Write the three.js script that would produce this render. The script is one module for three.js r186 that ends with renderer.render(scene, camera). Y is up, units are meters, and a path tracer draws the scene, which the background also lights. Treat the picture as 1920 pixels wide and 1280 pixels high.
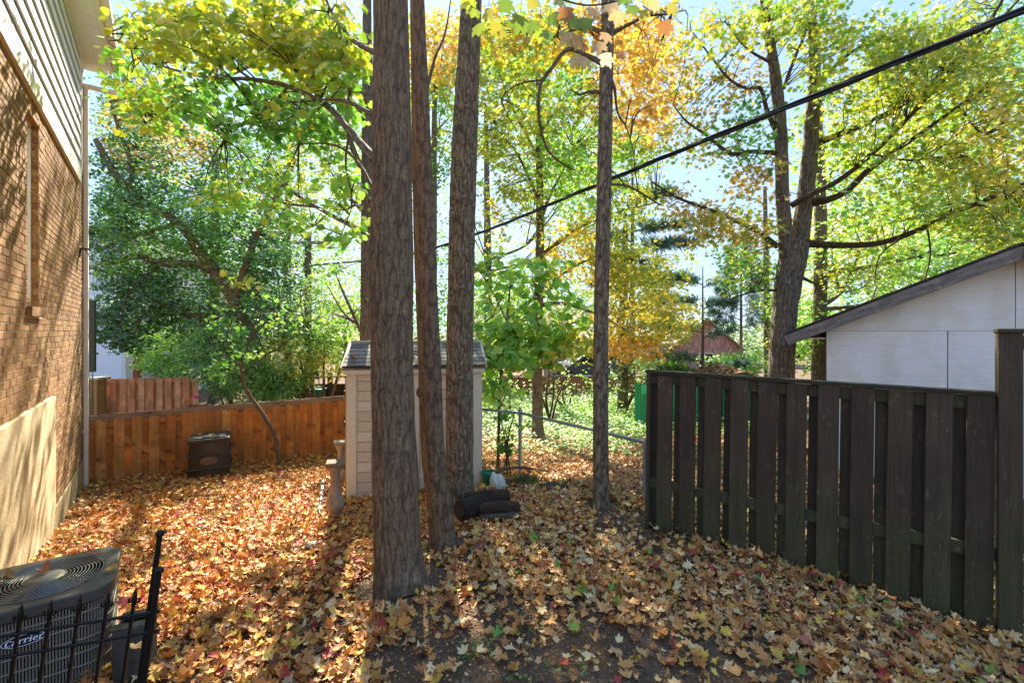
import * as THREE from 'three';
import { mergeGeometries } from 'three/addons/utils/BufferGeometryUtils.js';
import { RoundedBoxGeometry } from 'three/addons/geometries/RoundedBoxGeometry.js';

// ---------------------------------------------------------------- camera, sky, sun, exposure
const W = 1920, H = 1280, F = 870, HY = 620, CY = 1.9;
const scene = new THREE.Scene();
const camera = new THREE.PerspectiveCamera(2 * Math.atan(H / 2 / F) * 180 / Math.PI, W / H, 0.05, 400);
camera.position.set(0, CY, 0);
camera.lookAt(0, CY, -10);
camera.setViewOffset(W, H, 0, 640 - HY, W, H);
const SUN_AZ = -12 * Math.PI / 180, SUN_EL = 37 * Math.PI / 180;
const S = new THREE.Vector3(Math.sin(SUN_AZ) * Math.cos(SUN_EL), Math.sin(SUN_EL), -Math.cos(SUN_AZ) * Math.cos(SUN_EL));
const EXPOSURE = 4.5, SKY = 1.0, SUN = 4.6;
{
  const w = 512, h = 256, d = new Float32Array(w * h * 4);
  const mix = (a, b, t) => a + (b - a) * t;
  for (let j = 0; j < h; j++) for (let i = 0; i < w; i++) {
    const el = ((j + .5) / h - .5) * Math.PI, az = ((i + .5) / w - .5) * 2 * Math.PI;
    const x = Math.cos(el) * Math.cos(az), y = Math.sin(el), z = Math.cos(el) * Math.sin(az);
    const c = Math.max(0, x * S.x + y * S.y + z * S.z);
    const t = Math.pow(Math.max(0, y), .55), g = .09 * Math.pow(c, 7);
    const k = (j * w + i) * 4;
    d[k] = (mix(.215, .066, t) + g) * SKY; d[k + 1] = (mix(.262, .142, t) + g) * SKY; d[k + 2] = (mix(.32, .31, t) + g * .9) * SKY; d[k + 3] = 1;
    if (y < 0) { const q = Math.min(1, -y * 6); d[k] = mix(d[k], .16, q); d[k + 1] = mix(d[k + 1], .15, q); d[k + 2] = mix(d[k + 2], .12, q); }
  }
  const sky = new THREE.DataTexture(d, w, h, THREE.RGBAFormat, THREE.FloatType);
  sky.mapping = THREE.EquirectangularReflectionMapping; sky.magFilter = sky.minFilter = THREE.LinearFilter; sky.needsUpdate = true;
  scene.background = sky; scene.environment = sky;
}
const sun = new THREE.DirectionalLight(new THREE.Color(1, .93, .8), SUN);
sun.position.copy(S).multiplyScalar(60); sun.target.position.set(0, 0, -6);
sun.castShadow = true; sun.shadow.mapSize.set(4096, 4096);
Object.assign(sun.shadow.camera, { left: -30, right: 30, top: 30, bottom: -30, near: 1, far: 140 });
scene.add(sun, sun.target);
const renderer = new THREE.WebGLRenderer({ antialias: true });
renderer.setSize(1024, 682);
renderer.toneMapping = THREE.LinearToneMapping;
renderer.toneMappingExposure = EXPOSURE;
renderer.shadowMap.enabled = true;

// ---------------------------------------------------------------- helpers
function mulberry(a) { return () => { a |= 0; a = a + 0x6D2B79F5 | 0; let t = Math.imul(a ^ a >>> 15, 1 | a); t = t + Math.imul(t ^ t >>> 7, 61 | t) ^ t; return ((t ^ t >>> 14) >>> 0) / 4294967296; }; }
let R = mulberry(7);
const rr = (a, b) => a + (b - a) * R();
const pick = a => a[Math.floor(R() * a.length)];
const V = (X, y, D) => new THREE.Vector3(X, y, -D);                       // across, up, away from the camera
const P = (px, py, D) => V((px - 960) / F * D, CY - (py - HY) / F * D, D); // a pixel of the photograph at a distance
const clamp = (x, a, b) => Math.min(b, Math.max(a, x));
const sstep = (a, b, x) => { const t = clamp((x - a) / (b - a), 0, 1); return t * t * (3 - 2 * t); };
// tileable value noise
function hash2(i, j, s) { let h = Math.imul(i, 374761393) + Math.imul(j, 668265263) + Math.imul(s, 974634777) | 0; h = Math.imul(h ^ h >>> 13, 1274126177); return ((h ^ h >>> 16) >>> 0) / 4294967296; }
function pn(x, y, px, py, s = 0) {
  const i = Math.floor(x), j = Math.floor(y); let fx = x - i, fy = y - j; fx = fx * fx * (3 - 2 * fx); fy = fy * fy * (3 - 2 * fy);
  const m = (a, n) => n ? ((a % n) + n) % n : a, i0 = m(i, px), i1 = m(i + 1, px), j0 = m(j, py), j1 = m(j + 1, py);
  const a = hash2(i0, j0, s), b = hash2(i1, j0, s), c = hash2(i0, j1, s), d = hash2(i1, j1, s);
  return a + (b - a) * fx + (c - a + (a - b - c + d) * fx) * fy;
}
function fbm(x, y, px, py, s = 0, o = 4) { let v = 0, a = .5, n = 0; for (let k = 0; k < o; k++) { v += a * pn(x, y, px, py, s + k * 17); n += a; a *= .5; x *= 2; y *= 2; px *= 2; py *= 2; } return v / n; }
function tex(w, h, fn, srgb = true) {
  const d = new Uint8Array(w * h * 4);
  for (let j = 0; j < h; j++) for (let i = 0; i < w; i++) { const c = fn(i / w, j / h), k = (j * w + i) * 4; if (c.length) { d[k] = clamp(c[0], 0, 255); d[k + 1] = clamp(c[1], 0, 255); d[k + 2] = clamp(c[2], 0, 255); } else d[k] = d[k + 1] = d[k + 2] = clamp(c * 255, 0, 255); d[k + 3] = 255; }
  const t = new THREE.DataTexture(d, w, h); t.wrapS = t.wrapT = THREE.RepeatWrapping; t.magFilter = THREE.LinearFilter; t.minFilter = THREE.LinearMipmapLinearFilter; t.generateMipmaps = true;
  if (srgb) t.colorSpace = THREE.SRGBColorSpace; t.needsUpdate = true; return t;
}
const rgb = hex => [(hex >> 16) & 255, (hex >> 8) & 255, hex & 255];
const mixc = (a, b, t) => [a[0] + (b[0] - a[0]) * t, a[1] + (b[1] - a[1]) * t, a[2] + (b[2] - a[2]) * t];
const mat = (o) => new THREE.MeshStandardMaterial({ roughness: .9, ...o });

const used = {};
function numbered(name) { const n = used[name] = (used[name] ?? -1) + 1; return n ? name + '_' + String(n).padStart(3, '0') : name; }
function shadow(m) { m.castShadow = true; m.receiveShadow = true; return m; }
function tag(o, label, category, group, kind) { Object.assign(o.userData, label && { label }, category && { category }, group && { group }, kind && { kind }); return o; }
function thing(name, label, category, pos = V(0, 0, 0), turn = 0, group) {
  const o = new THREE.Group(); o.name = numbered(name); o.position.copy(pos); o.rotation.y = turn; scene.add(o); return tag(o, label, category, group);
}
function part(name, geo, m, parent, kind) {
  const o = shadow(new THREE.Mesh(Array.isArray(geo) ? mergeGeometries(geo.map(g => g.index ? g.toNonIndexed() : g)) : geo, m));
  o.name = parent === scene ? numbered(name) : name; parent.add(o); if (kind) o.userData.kind = kind; return o;
}
const solo = (name, label, category, geo, m, group) => tag(part(name, geo, m, scene), label, category, group);
const struct = (name, geo, m) => part(name, geo, m, scene, 'structure');
// box with uv in metres (grain along v), centred at x,y,z
function box(w, h, d, x = 0, y = 0, z = 0, ou = 0, ov = 0, us = 1) {
  const g = new THREE.BoxGeometry(w, h, d), uv = g.attributes.uv, dim = [[d, h], [d, h], [w, d], [w, d], [w, h], [w, h]];
  for (let f = 0; f < 6; f++) for (let k = 0; k < 4; k++) uv.setXY(f * 4 + k, uv.getX(f * 4 + k) * dim[f][0] * us + ou, uv.getY(f * 4 + k) * dim[f][1] * us + ov);
  return g.translate(x, y, z);
}
function rbox(w, h, d, r, x = 0, y = 0, z = 0, s = 2) { return new RoundedBoxGeometry(w, h, d, s, r).translate(x, y, z); }
function cyl(r1, r2, h, n, x = 0, y = 0, z = 0) { return new THREE.CylinderGeometry(r1, r2, h, n).translate(x, y, z); }
function lathe(pts, n = 24) { return new THREE.LatheGeometry(pts.map(p => new THREE.Vector2(p[0], p[1])), n); }
// swept tapered tube along points with radii; uv in metres; opts.disp(theta, length, t) pushes the surface in and out
function tube(pts, radii, n = 7, rows = 0, disp = null, smooth = true) {
  const curve = smooth && pts.length > 2 ? new THREE.CatmullRomCurve3(pts, false, 'centripetal') : null;
  const m = rows || Math.max(2, (pts.length - 1) * 4), pos = [], uv = [], idx = [];
  let up = new THREE.Vector3(0, 0, -1), len = 0, prev = null;
  const at = t => { if (curve) return curve.getPoint(t); const f = t * (pts.length - 1), i = Math.min(pts.length - 2, Math.floor(f)); return pts[i].clone().lerp(pts[i + 1], f - i); };
  for (let i = 0; i <= m; i++) {
    const t = i / m, p = at(t), q = at(Math.min(1, t + .01)), q0 = at(Math.max(0, t - .01)), tan = q.sub(q0).normalize();
    if (Math.abs(up.dot(tan)) > .95) up = new THREE.Vector3(1, .1, .3).normalize();
    const b = new THREE.Vector3().crossVectors(tan, up).normalize(); up = new THREE.Vector3().crossVectors(b, tan).normalize();
    if (prev) len += p.distanceTo(prev); prev = p;
    const f = t * (radii.length - 1), k = Math.min(radii.length - 2, Math.floor(f)), r = radii[k] + (radii[k + 1] - radii[k]) * (f - k);
    for (let j = 0; j <= n; j++) {
      const th = j / n * Math.PI * 2, rad = r + (disp ? disp((j % n) / n, len, t, r) : 0);
      pos.push(p.x + (up.x * Math.cos(th) + b.x * Math.sin(th)) * rad, p.y + (up.y * Math.cos(th) + b.y * Math.sin(th)) * rad, p.z + (up.z * Math.cos(th) + b.z * Math.sin(th)) * rad);
      uv.push(j / n * Math.max(1, Math.round(2 * Math.PI * radii[0] / .5)), len);
      if (i && j < n) { const a = (i - 1) * (n + 1) + j, c = i * (n + 1) + j; idx.push(a, a + 1, c, a + 1, c + 1, c); }
    }
  }
  const a = pos.length / 3, e0 = at(0), e1 = at(1);
  pos.push(e0.x, e0.y, e0.z, e1.x, e1.y, e1.z); uv.push(0, 0, 0, 0);
  for (let j = 0; j < n; j++) idx.push(a, j + 1, j, a + 1, m * (n + 1) + j, m * (n + 1) + j + 1);
  const g = new THREE.BufferGeometry(); g.setAttribute('position', new THREE.Float32BufferAttribute(pos, 3)); g.setAttribute('uv', new THREE.Float32BufferAttribute(uv, 2)); g.setIndex(idx); g.computeVertexNormals();
  const nr = g.attributes.normal;                                            // close the seam
  for (let i = 0; i <= m; i++) { const p0 = i * (n + 1), p1 = p0 + n, x = nr.getX(p0) + nr.getX(p1), y = nr.getY(p0) + nr.getY(p1), z = nr.getZ(p0) + nr.getZ(p1), l = Math.hypot(x, y, z) || 1; nr.setXYZ(p0, x / l, y / l, z / l); nr.setXYZ(p1, x / l, y / l, z / l); }
  return g;
}
// ground height: level by the camera, falling towards the back of the house
function gh(X, D) {
  const u = (-(.076 * (X + .64) - .124 * (D - 4.2))) / .06, sp = u > 30 ? u : Math.log(1 + Math.exp(u));
  return -.75 * Math.tanh(sp * .06 / .75) - .13 * sstep(1.4, 3.2, X) * sstep(4.6, 3.0, D) + .03 * (fbm(X * .9 + 40, D * .9 + 40, 0, 0, 5, 3) - .5);
}
const onGround = (px, py) => { let D = 5; for (let k = 0; k < 40; k++) { const X = (px - 960) / F * D; D = .5 * D + .5 * (CY - gh(X, D)) * F / (py - HY); } return [(px - 960) / F * D, D]; };

// ---------------------------------------------------------------- materials
const T = {};
T.barkH = tex(512, 1024, (u, v) => { const w = fbm(u * 6, v * 6, 6, 6, 3) * 1.6; let a = pn(u * 24 + w, v * 9, 24, 9, 11); a = 1 - Math.abs(2 * a - 1); let b = pn(u * 50 + w * 2, v * 24, 50, 24, 23); b = 1 - Math.abs(2 * b - 1); return .15 + .55 * (1 - Math.pow(a, 3)) * (.55 + .45 * (1 - b)) + .3 * fbm(u * 60, v * 40, 60, 40, 9, 2); }, false);
const barkC = (c0, c1, c2) => tex(512, 1024, (u, v) => { const w = fbm(u * 6, v * 6, 6, 6, 3) * 1.6; let a = pn(u * 24 + w, v * 9, 24, 9, 11); a = 1 - Math.abs(2 * a - 1); let b = pn(u * 50 + w * 2, v * 24, 50, 24, 23); b = 1 - Math.abs(2 * b - 1); const h = (1 - Math.pow(a, 3)) * (.5 + .5 * (1 - b)); const g = fbm(u * 4, v * 3, 4, 3, 31, 4), sp = fbm(u * 70, v * 70, 70, 70, 37, 2); return mixc(mixc(rgb(c0), rgb(c1), clamp(h * 1.25, 0, 1)), rgb(c2), sstep(.52, .75, g) * .55 * h).map(x => x * (.78 + .44 * sp)); });
T.barkWarm = barkC(0x4c3c2c, 0x82694e, 0x7a7256); T.barkGrey = barkC(0x463a30, 0x8e7c6a, 0x848070);
T.barkFineH = tex(512, 512, (u, v) => { const w = fbm(u * 8, v * 8, 8, 8, 3); let a = pn(u * 26 + w, v * 14 + w * 2, 26, 14, 71); a = 1 - Math.abs(2 * a - 1); return .2 + .6 * (1 - a * a) + .2 * fbm(u * 64, v * 64, 64, 64, 5, 2); }, false);
T.barkFine = tex(512, 512, (u, v) => { const w = fbm(u * 8, v * 8, 8, 8, 3); let a = pn(u * 26 + w, v * 14 + w * 2, 26, 14, 71); a = 1 - Math.abs(2 * a - 1); const sp = fbm(u * 70, v * 70, 70, 70, 37, 2), g = fbm(u * 5, v * 4, 5, 4, 77, 3); return mixc(mixc(rgb(0x46382a), rgb(0x8e7a60), 1 - a * a), rgb(0x6e6e4c), sstep(.5, .7, g) * .4).map(x => x * (.75 + .5 * sp)); });
const M = {};
M.bark = mat({ map: T.barkWarm, bumpMap: T.barkH, bumpScale: .009, roughness: .95 });
M.barkGrey = mat({ map: T.barkGrey, bumpMap: T.barkH, bumpScale: .02, roughness: .95 });
M.barkFine = mat({ map: T.barkFine, bumpMap: T.barkFineH, bumpScale: .014, roughness: .95 });
M.limb = mat({ map: T.barkFine, color: 0xb0a496, roughness: .95 });
M.twig = mat({ color: 0x3f3226 });
M.deadwood = mat({ map: T.barkWarm, bumpMap: T.barkH, bumpScale: .02, color: 0x9a8672 });
const wood = (c0, c1, knot, s) => tex(256, 1024, (u, v) => { const w = fbm(u * 3, v * 2, 3, 2, s) * 2.2; let g = pn(u * 26 + w * 3, v * 2, 26, 2, s + 1); g = .5 * g + .5 * fbm(u * 60, v * 3, 60, 3, s + 2, 2); const k = sstep(.88, .97, pn(u * 8 + .3 * w, v * 22, 8, 22, s + 9)); const l = fbm(u * 2, v * 5, 2, 5, s + 4, 3); return mixc(mixc(rgb(c0), rgb(c1), g), rgb(knot), k * .6).map(x => x * (.8 + .4 * l)); });
T.cedar = wood(0xa67038, 0xd89e5a, 0x6a4020, 41); T.pinkwood = wood(0xb08064, 0xd6a888, 0x7a5040, 51); T.greywood = wood(0x6f6963, 0xb4aca4, 0x4c4844, 61);
T.darkwood = tex(256, 1024, (u, v) => { const w = fbm(u * 3, v * 2, 3, 2, 81) * 2, g = .5 * pn(u * 26 + w * 2, v * 3, 26, 3, 82) + .5 * fbm(u * 70, v * 8, 70, 8, 83, 2), moss = sstep(.62, .25, v + .35 * (fbm(u * 5, v * 8, 5, 8, 84, 3) - .5)), pale = sstep(.72, .8, fbm(u * 22, v * 30, 22, 30, 88, 3)); return mixc(mixc(rgb(0x3c2f20), rgb(0x5a4733), g), mixc(rgb(0x38381c), rgb(0x56542c), g), moss * .75).map(x => x * (.8 + .4 * fbm(u * 3, v * 6, 3, 6, 86, 3)) + pale * 22); });
T.woodH = tex(256, 512, (u, v) => .5 * pn(u * 30, v * 2, 30, 2, 91) + .5 * fbm(u * 70, v * 6, 70, 6, 92, 2), false);
const woodM = (map, o) => { const b = T.woodH.clone(); b.needsUpdate = true; return mat({ map, bumpMap: b, bumpScale: .003, roughness: .85, ...o }); };
M.cedar = [0xffffff, 0xf2e2d0, 0xe8d0b4, 0xfff0dc].map(c => mat({ map: T.cedar, bumpMap: T.woodH, bumpScale: .002, color: c, roughness: .8 }));
M.pinkwood = [0xffffff, 0xf0e0d8].map(c => mat({ map: T.pinkwood, color: c }));
M.darkwood = [0xffffff, 0xe4dcd8, 0xf4f4e8].map(c => mat({ map: T.darkwood, bumpMap: T.woodH, bumpScale: .003, color: c, roughness: .8 }));
M.fascia = mat({ map: T.greywood, bumpMap: T.woodH, bumpScale: .005, color: 0xd2c8be });
M.greywood = mat({ map: T.greywood, bumpMap: T.woodH, bumpScale: .004 });
T.stucco = tex(512, 512, (u, v) => { const a = fbm(u * 6, v * 6, 6, 6, 101, 4), b = fbm(u * 90, v * 90, 90, 90, 102, 2); return mixc(rgb(0xb69a70), rgb(0xd2bb94), a).map(x => x * (.86 + .28 * b)); });
T.grainH = tex(512, 512, (u, v) => fbm(u * 64, v * 64, 64, 64, 111, 3), false);
M.stucco = mat({ map: T.stucco, bumpMap: T.grainH, bumpScale: .003 });
M.foundation = mat({ map: T.stucco, bumpMap: T.grainH, bumpScale: .004, color: 0xd8d4cc });
T.brick = tex(256, 256, (u, v) => { const a = fbm(u * 12, v * 4, 12, 4, 121, 3), b = fbm(u * 50, v * 16, 50, 16, 122, 2); return mixc([190, 190, 190], [255, 255, 255], a).map(x => x * (.75 + .5 * b)); });
M.bricks = [0xb07e46, 0xa67440, 0xb8884e, 0x9c6c3c, 0xaa7a48, 0xbc8e54].map(c => mat({ map: T.brick, bumpMap: T.grainH, bumpScale: .002, color: c }));
M.mortar = mat({ color: 0xdccaa8, bumpMap: T.grainH, bumpScale: .003 });
T.soil = tex(1024, 1024, (u, v) => { const a = fbm(u * 10, v * 10, 10, 10, 131, 5), b = fbm(u * 140, v * 140, 140, 140, 132, 2), c = sstep(.68, .76, fbm(u * 90, v * 90, 90, 90, 133, 2)); return mixc(rgb(0x483624), rgb(0x80654a), a * .6 + b * .4).map(x => x + c * 40); });
T.soilH = tex(1024, 1024, (u, v) => .5 * fbm(u * 24, v * 24, 24, 24, 141, 4) + .5 * fbm(u * 150, v * 150, 150, 150, 142, 2), false);
M.soil = mat({ map: T.soil, bumpMap: T.soilH, bumpScale: .03, roughness: 1 });
const whitePaint = (c, o) => mat({ color: c, roughness: .6, ...o });
T.ply = tex(512, 512, (u, v) => { const a = fbm(u * 5, v * 60, 5, 60, 151, 3), b = fbm(u * 4, v * 4, 4, 4, 152, 4); return [250, 250, 250].map((x, i) => x * (.9 + .06 * a + .06 * b) - [10, 12, 18][i] * sstep(.55, .8, fbm(u * 3, v * 2, 3, 2, 158, 4))); });
T.plyH = tex(512, 512, (u, v) => fbm(u * 8, v * 110, 8, 110, 153, 3), false);
M.ply = mat({ map: T.ply, bumpMap: T.plyH, bumpScale: .002, color: 0xfff8ec, roughness: .7 });
M.siding = whitePaint(0xd9d6d6); M.trim = whitePaint(0xe4d8c6); M.soffit = whitePaint(0xe6e2dc);
T.shingle = tex(512, 512, (u, v) => { const row = Math.floor(v * 8), o = row % 2 * .5, t = hash2(Math.floor(u * 6 + o), row, 161), e = (v * 8) % 1, n = fbm(u * 90, v * 90, 90, 90, 162, 2); return mixc(rgb(0x6d665e), rgb(0x9a938a), t).map(x => x * (.7 + .5 * n) * (e < .08 ? .5 : 1)); });
M.shingle = mat({ map: T.shingle }); M.shingleDark = mat({ map: T.shingle, color: 0x807468 });
T.resin = tex(512, 512, (u, v) => { const a = fbm(u * 4, v * 40, 4, 40, 171, 3), b = fbm(u * 3, v * 3, 3, 3, 172, 4), s = sstep(.7, .8, fbm(u * 60, v * 60, 60, 60, 173, 2)); return mixc(rgb(0xc8bca0), rgb(0xdcd2b8), .5 * a + .5 * b).map(x => x - s * 14); });
M.resin = [0xffffff, 0xf4f0ec, 0xf0ece6].map(c => mat({ map: T.resin, color: c, roughness: .7, bumpMap: T.plyH, bumpScale: .0015 })); M.resinDoor = mat({ map: T.resin, color: 0xb4a498, roughness: .7 });
T.concrete = tex(256, 256, (u, v) => { const a = fbm(u * 5, v * 5, 5, 5, 181, 4), s = sstep(.6, .75, fbm(u * 30, v * 30, 30, 30, 182, 3)); return mixc(rgb(0x9a9082), rgb(0xcabfae), a).map(x => x - s * 40); });
M.concrete = mat({ map: T.concrete, bumpMap: T.grainH, bumpScale: .004 });
M.black = mat({ color: 0x141312, roughness: .45 }); M.iron = mat({ color: 0x1b1716, roughness: .42, metalness: .5 }); M.darkPlastic = mat({ color: 0x40372d, roughness: .6, bumpMap: T.grainH, bumpScale: .002 });
M.galv = mat({ color: 0x9da3a8, roughness: .5, metalness: .6 }); M.cable = mat({ color: 0x17181c, roughness: .5 });
// leaves: thin and let light through; each copy takes a colour of its own
const leafM = (o) => new THREE.MeshPhysicalMaterial({ color: 0xffffff, roughness: .75, transmission: .45, thickness: 0, side: THREE.DoubleSide, ...o });
M.leaf = leafM({ transmission: .55 }); M.litter = leafM({ transmission: .15, roughness: .7, vertexColors: true });

// ---------------------------------------------------------------- ground
{
  const n = 300, m = 300, pos = [], uv = [], idx = [];
  const wx = t => Math.sinh(t * 4.2) / Math.sinh(4.2) * 90, wd = t => -14 + 16 * t + (t > .35 ? 0 : 0) + Math.sinh(Math.max(0, t - .12) * 5.2) / Math.sinh(4.576) * 150;
  for (let j = 0; j <= m; j++) for (let i = 0; i <= n; i++) { const X = wx(i / n * 2 - 1), D = wd(j / m), y = gh(X, D) + (Math.hypot(X, D) < 16 ? .022 * (fbm(X * 5, D * 5, 0, 0, 8, 3) - .5) : 0); pos.push(X, y, -D); uv.push(X / 1.6, D / 1.6); if (i < n && j < m) { const a = j * (n + 1) + i, b = a + n + 1; idx.push(a, a + 1, b, a + 1, b + 1, b); } }
  const g = new THREE.BufferGeometry(); g.setAttribute('position', new THREE.Float32BufferAttribute(pos, 3)); g.setAttribute('uv', new THREE.Float32BufferAttribute(uv, 2)); g.setIndex(idx); g.computeVertexNormals();
  struct('ground', g, M.soil);
}

// ---------------------------------------------------------------- brick house (own axes: x along the wall to the far corner, z out into the yard)
const HC = [-6.89, 7.45], HD = [.605, -.797], HL = 7.5;
const houseSide = (X, D) => (X - HC[0]) * .797 + (D - HC[1]) * .605;       // metres out from the wall
{
  const N = V(HC[0] + HD[0] * HL, 0, HC[1] + HD[1] * HL), turn = Math.atan2(.797, -.605);
  const h = thing('brick_house', 'tan brick house with white lap siding above and a beige parged foundation', 'house', N, turn);
  const wx0 = HL - 3.95, wx1 = HL - 3.40, wy0 = 2.13, wy1 = 3.99, top = 6.13;
  const wb = part('wall', [box(wx0, top + 1.2, .3, wx0 / 2, (top - 1.2) / 2, -.157), box(HL - wx1, top + 1.2, .3, (HL + wx1) / 2, (top - 1.2) / 2, -.157), box(wx1 - wx0, wy0 + 1.2, .3, (wx0 + wx1) / 2, (wy0 - 1.2) / 2, -.157), box(wx1 - wx0, top - wy1, .3, (wx0 + wx1) / 2, (top + wy1) / 2, -.157), box(.3, top + 1.2, 5, HL - .15, (top - 1.2) / 2, -2.82), box(.3, top + 1.2, 5, .15, (top - 1.2) / 2, -2.82), box(HL, top + 1.2, .3, HL / 2, (top - 1.2) / 2, -5.4)], M.mortar, h);
  // bricks in running bond
  const list = [], eye = wb.worldToLocal ? new THREE.Vector3() : null; h.updateMatrixWorld(true); eye.copy(camera.position); h.worldToLocal(eye);
  for (let r = 0; r < 97; r++) for (let k = -1; k < 38; k++) {
    const y = -.17 + .0667 * r + .033; let x0 = .21 * k + (r % 2 ? .105 : 0), x1 = x0 + .2;
    if (x1 < 0 || x0 > HL || y > top) continue; x1 = Math.min(x1, HL + .002); x0 = Math.max(0, x0);
    if (y < 1.17 && x0 < HL - 2.56) { if (x1 > HL - 2.54) x0 = HL - 2.555; else continue; }
    if (y > 4.15 && x0 < HL - .56) { if (x1 > HL - .5) x0 = HL - .53; else continue; }
    if (y > wy0 - .02 && y < wy1 && x1 > wx0 && x0 < wx1) { if (x0 < wx0 - .03) x1 = wx0; else if (x1 > wx1 + .03) x0 = wx1; else continue; }
    if (y > wy0 - .1 && y < wy0 && x1 > wx0 - .06 && x0 < wx1 + .06) continue;
    if (x1 - x0 < .02) continue;
    list.push([(x0 + x1) / 2, y, x1 - x0, (eye.x - (x0 + x1) / 2) ** 2 + (eye.y - y) ** 2, x0 > 2.6]);
  }
  list.sort((a, b) => (b[4] - a[4]) || a[3] - b[3]);
  const bg = [0, 1, 2].map(i => { const g = box(1, .0575, .06, 0, 0, -.03, i * .37, i * .21, 4); const p = g.attributes.position; for (let k = 0; k < p.count; k++) if (p.getZ(k) > -.01) p.setXYZ(k, p.getX(k) * .985, p.getY(k) * .94, p.getZ(k)); g.computeVertexNormals(); return g; });
  const rest = new THREE.InstancedMesh(bg[1], mat({ map: T.brick, bumpMap: T.grainH, bumpScale: .002 }), list.length - 300); rest.name = 'brick_courses'; rest.userData.kind = 'stuff'; shadow(rest);
  const mm = new THREE.Matrix4(), q = new THREE.Quaternion();
  list.forEach((b, i) => {
    const z = rr(-.003, .003), c = Math.floor(R() * 6);
    if (i < 300) { const o = part('brick', bg[i % 3], M.bricks[c], wb); o.position.set(b[0], b[1], z); o.scale.x = b[2]; return; }
    mm.compose(new THREE.Vector3(b[0], b[1], z), q, new THREE.Vector3(b[2], 1, 1)); rest.setMatrixAt(i - 300, mm); rest.setColorAt(i - 300, M.bricks[c].color);
  });
  wb.add(rest);
  part('parging', box(HL - 2.56, 2.2, .06, (HL - 2.56) / 2, .04, -.016, .3, .2, .8), M.stucco, h);
  part('foundation', box(2.556, 1.2, .05, HL - 1.278, -.772, -.011, .1, .6, .8), M.foundation, h);
  // window
  const wn = part('window', [box(wx1 - wx0, .05, .07, (wx0 + wx1) / 2, wy1 - .025, -.13), box(wx1 - wx0, .06, .07, (wx0 + wx1) / 2, wy0 + .035, -.13), box(.06, wy1 - wy0 - .12, .07, wx0 + .03, (wy0 + wy1) / 2, -.13), box(.05, wy1 - wy0 - .12, .07, wx1 - .027, (wy0 + wy1) / 2, -.09)], M.trim, h);
  part('pane', box(wx1 - wx0 - .12, wy1 - wy0 - .12, .006, (wx0 + wx1) / 2, (wy0 + wy1) / 2, -.14), new THREE.MeshPhysicalMaterial({ transmission: 1, roughness: .03, thickness: 0, color: 0xe8f0ee }), wn);
  part('blind', box(wx1 - wx0 - .1, wy1 - wy0 - .1, .01, (wx0 + wx1) / 2, (wy0 + wy1) / 2, -.22), whitePaint(0xcfc8ba), wn);
  for (let k = 0; k < 28; k++) part('jamb_brick', box(.02, .0575, .052, wx1 - .008, wy0 + .033 + k * .0667, -.028, .1 * k, .3 * k, 4), M.bricks[k % 6], h);
  for (let k = 0; k < 3; k++) part('sill_brick', box((wx1 - wx0 + .08) / 3 - .008, .09, .17, wx0 - .04 + (k + .5) * (wx1 - wx0 + .08) / 3, wy0 - .046, -.045, .1 * k, .2, 4), M.bricks[k + 1], h);
  // white siding
  const n = 10, sh = .196;
  for (let k = 0; k < n; k++) { const y = 4.27 + sh * k, g = box(HL - .56, sh + .02, .018, 0, (sh + .02) / 2, 0); g.rotateX(-.13).translate((HL - .56) / 2, y, .026); part('siding_board', g, M.siding, h); }
  part('trim_board', box(HL - .53, .13, .045, (HL - .53) / 2, 4.205, .012), M.trim, h);
  part('corner_trim', box(.05, 1.9, .05, HL - .535, 5.22, .015), M.trim, h);
  // soffit, fascia, roof
  const so = part('soffit', box(HL + .1, .03, .6, HL / 2, 6.145, .03), M.soffit, h);
  for (let k = 0; k < 25; k++) part('soffit_panel', box(.296, .012, .3, HL - .1 - k * .3, 6.122, .15), M.soffit, so);
  part('fascia', [box(HL + .1, .2, .022, HL / 2, 6.23, .342), box(.02, .2, .6, HL + .06, 6.23, .03)], M.trim, h);
  part('gutter', [box(HL + .12, .015, .1, HL / 2, 6.2, .405), box(HL + .12, .1, .012, HL / 2, 6.25, .45), box(.012, .1, .1, HL + .06, 6.25, .405)], M.trim, h);
  { const g = box(HL + .2, .05, 4.2, 0, 0, 0); g.rotateX(.42).translate(HL / 2, 7.1, -1.52); part('roof', g, M.shingleDark, h); }
  // downspout
  const ds = part('downspout', [rbox(.085, 6.6, .06, .012, HL - .03, 2.55, .035), rbox(.08, .06, .44, .012, HL - .03, 5.82, .2)], M.trim, h);
  part('elbow', [box(.085, .2, .06, HL - .03, -.83, .06).rotateX(0), box(.085, .06, .2, HL - .03, -.9, .13)], whitePaint(0xc9bda8), ds);
  for (const y of [.3, 2.6, 4.6]) part('bracket', box(.11, .03, .07, HL - .03, y, .035), M.trim, ds);
  const vent = part('vent_hood', [box(.1, .015, .13, HL - .42, 3.16, .06), box(.1, .11, .02, HL - .42, 3.1, .008)], M.darkPlastic, h);
  { const g = box(.1, .12, .012, 0, 0, 0); g.rotateX(-.5).translate(HL - .42, 3.1, .09); part('flap', g, M.darkPlastic, vent); }
}

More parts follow.
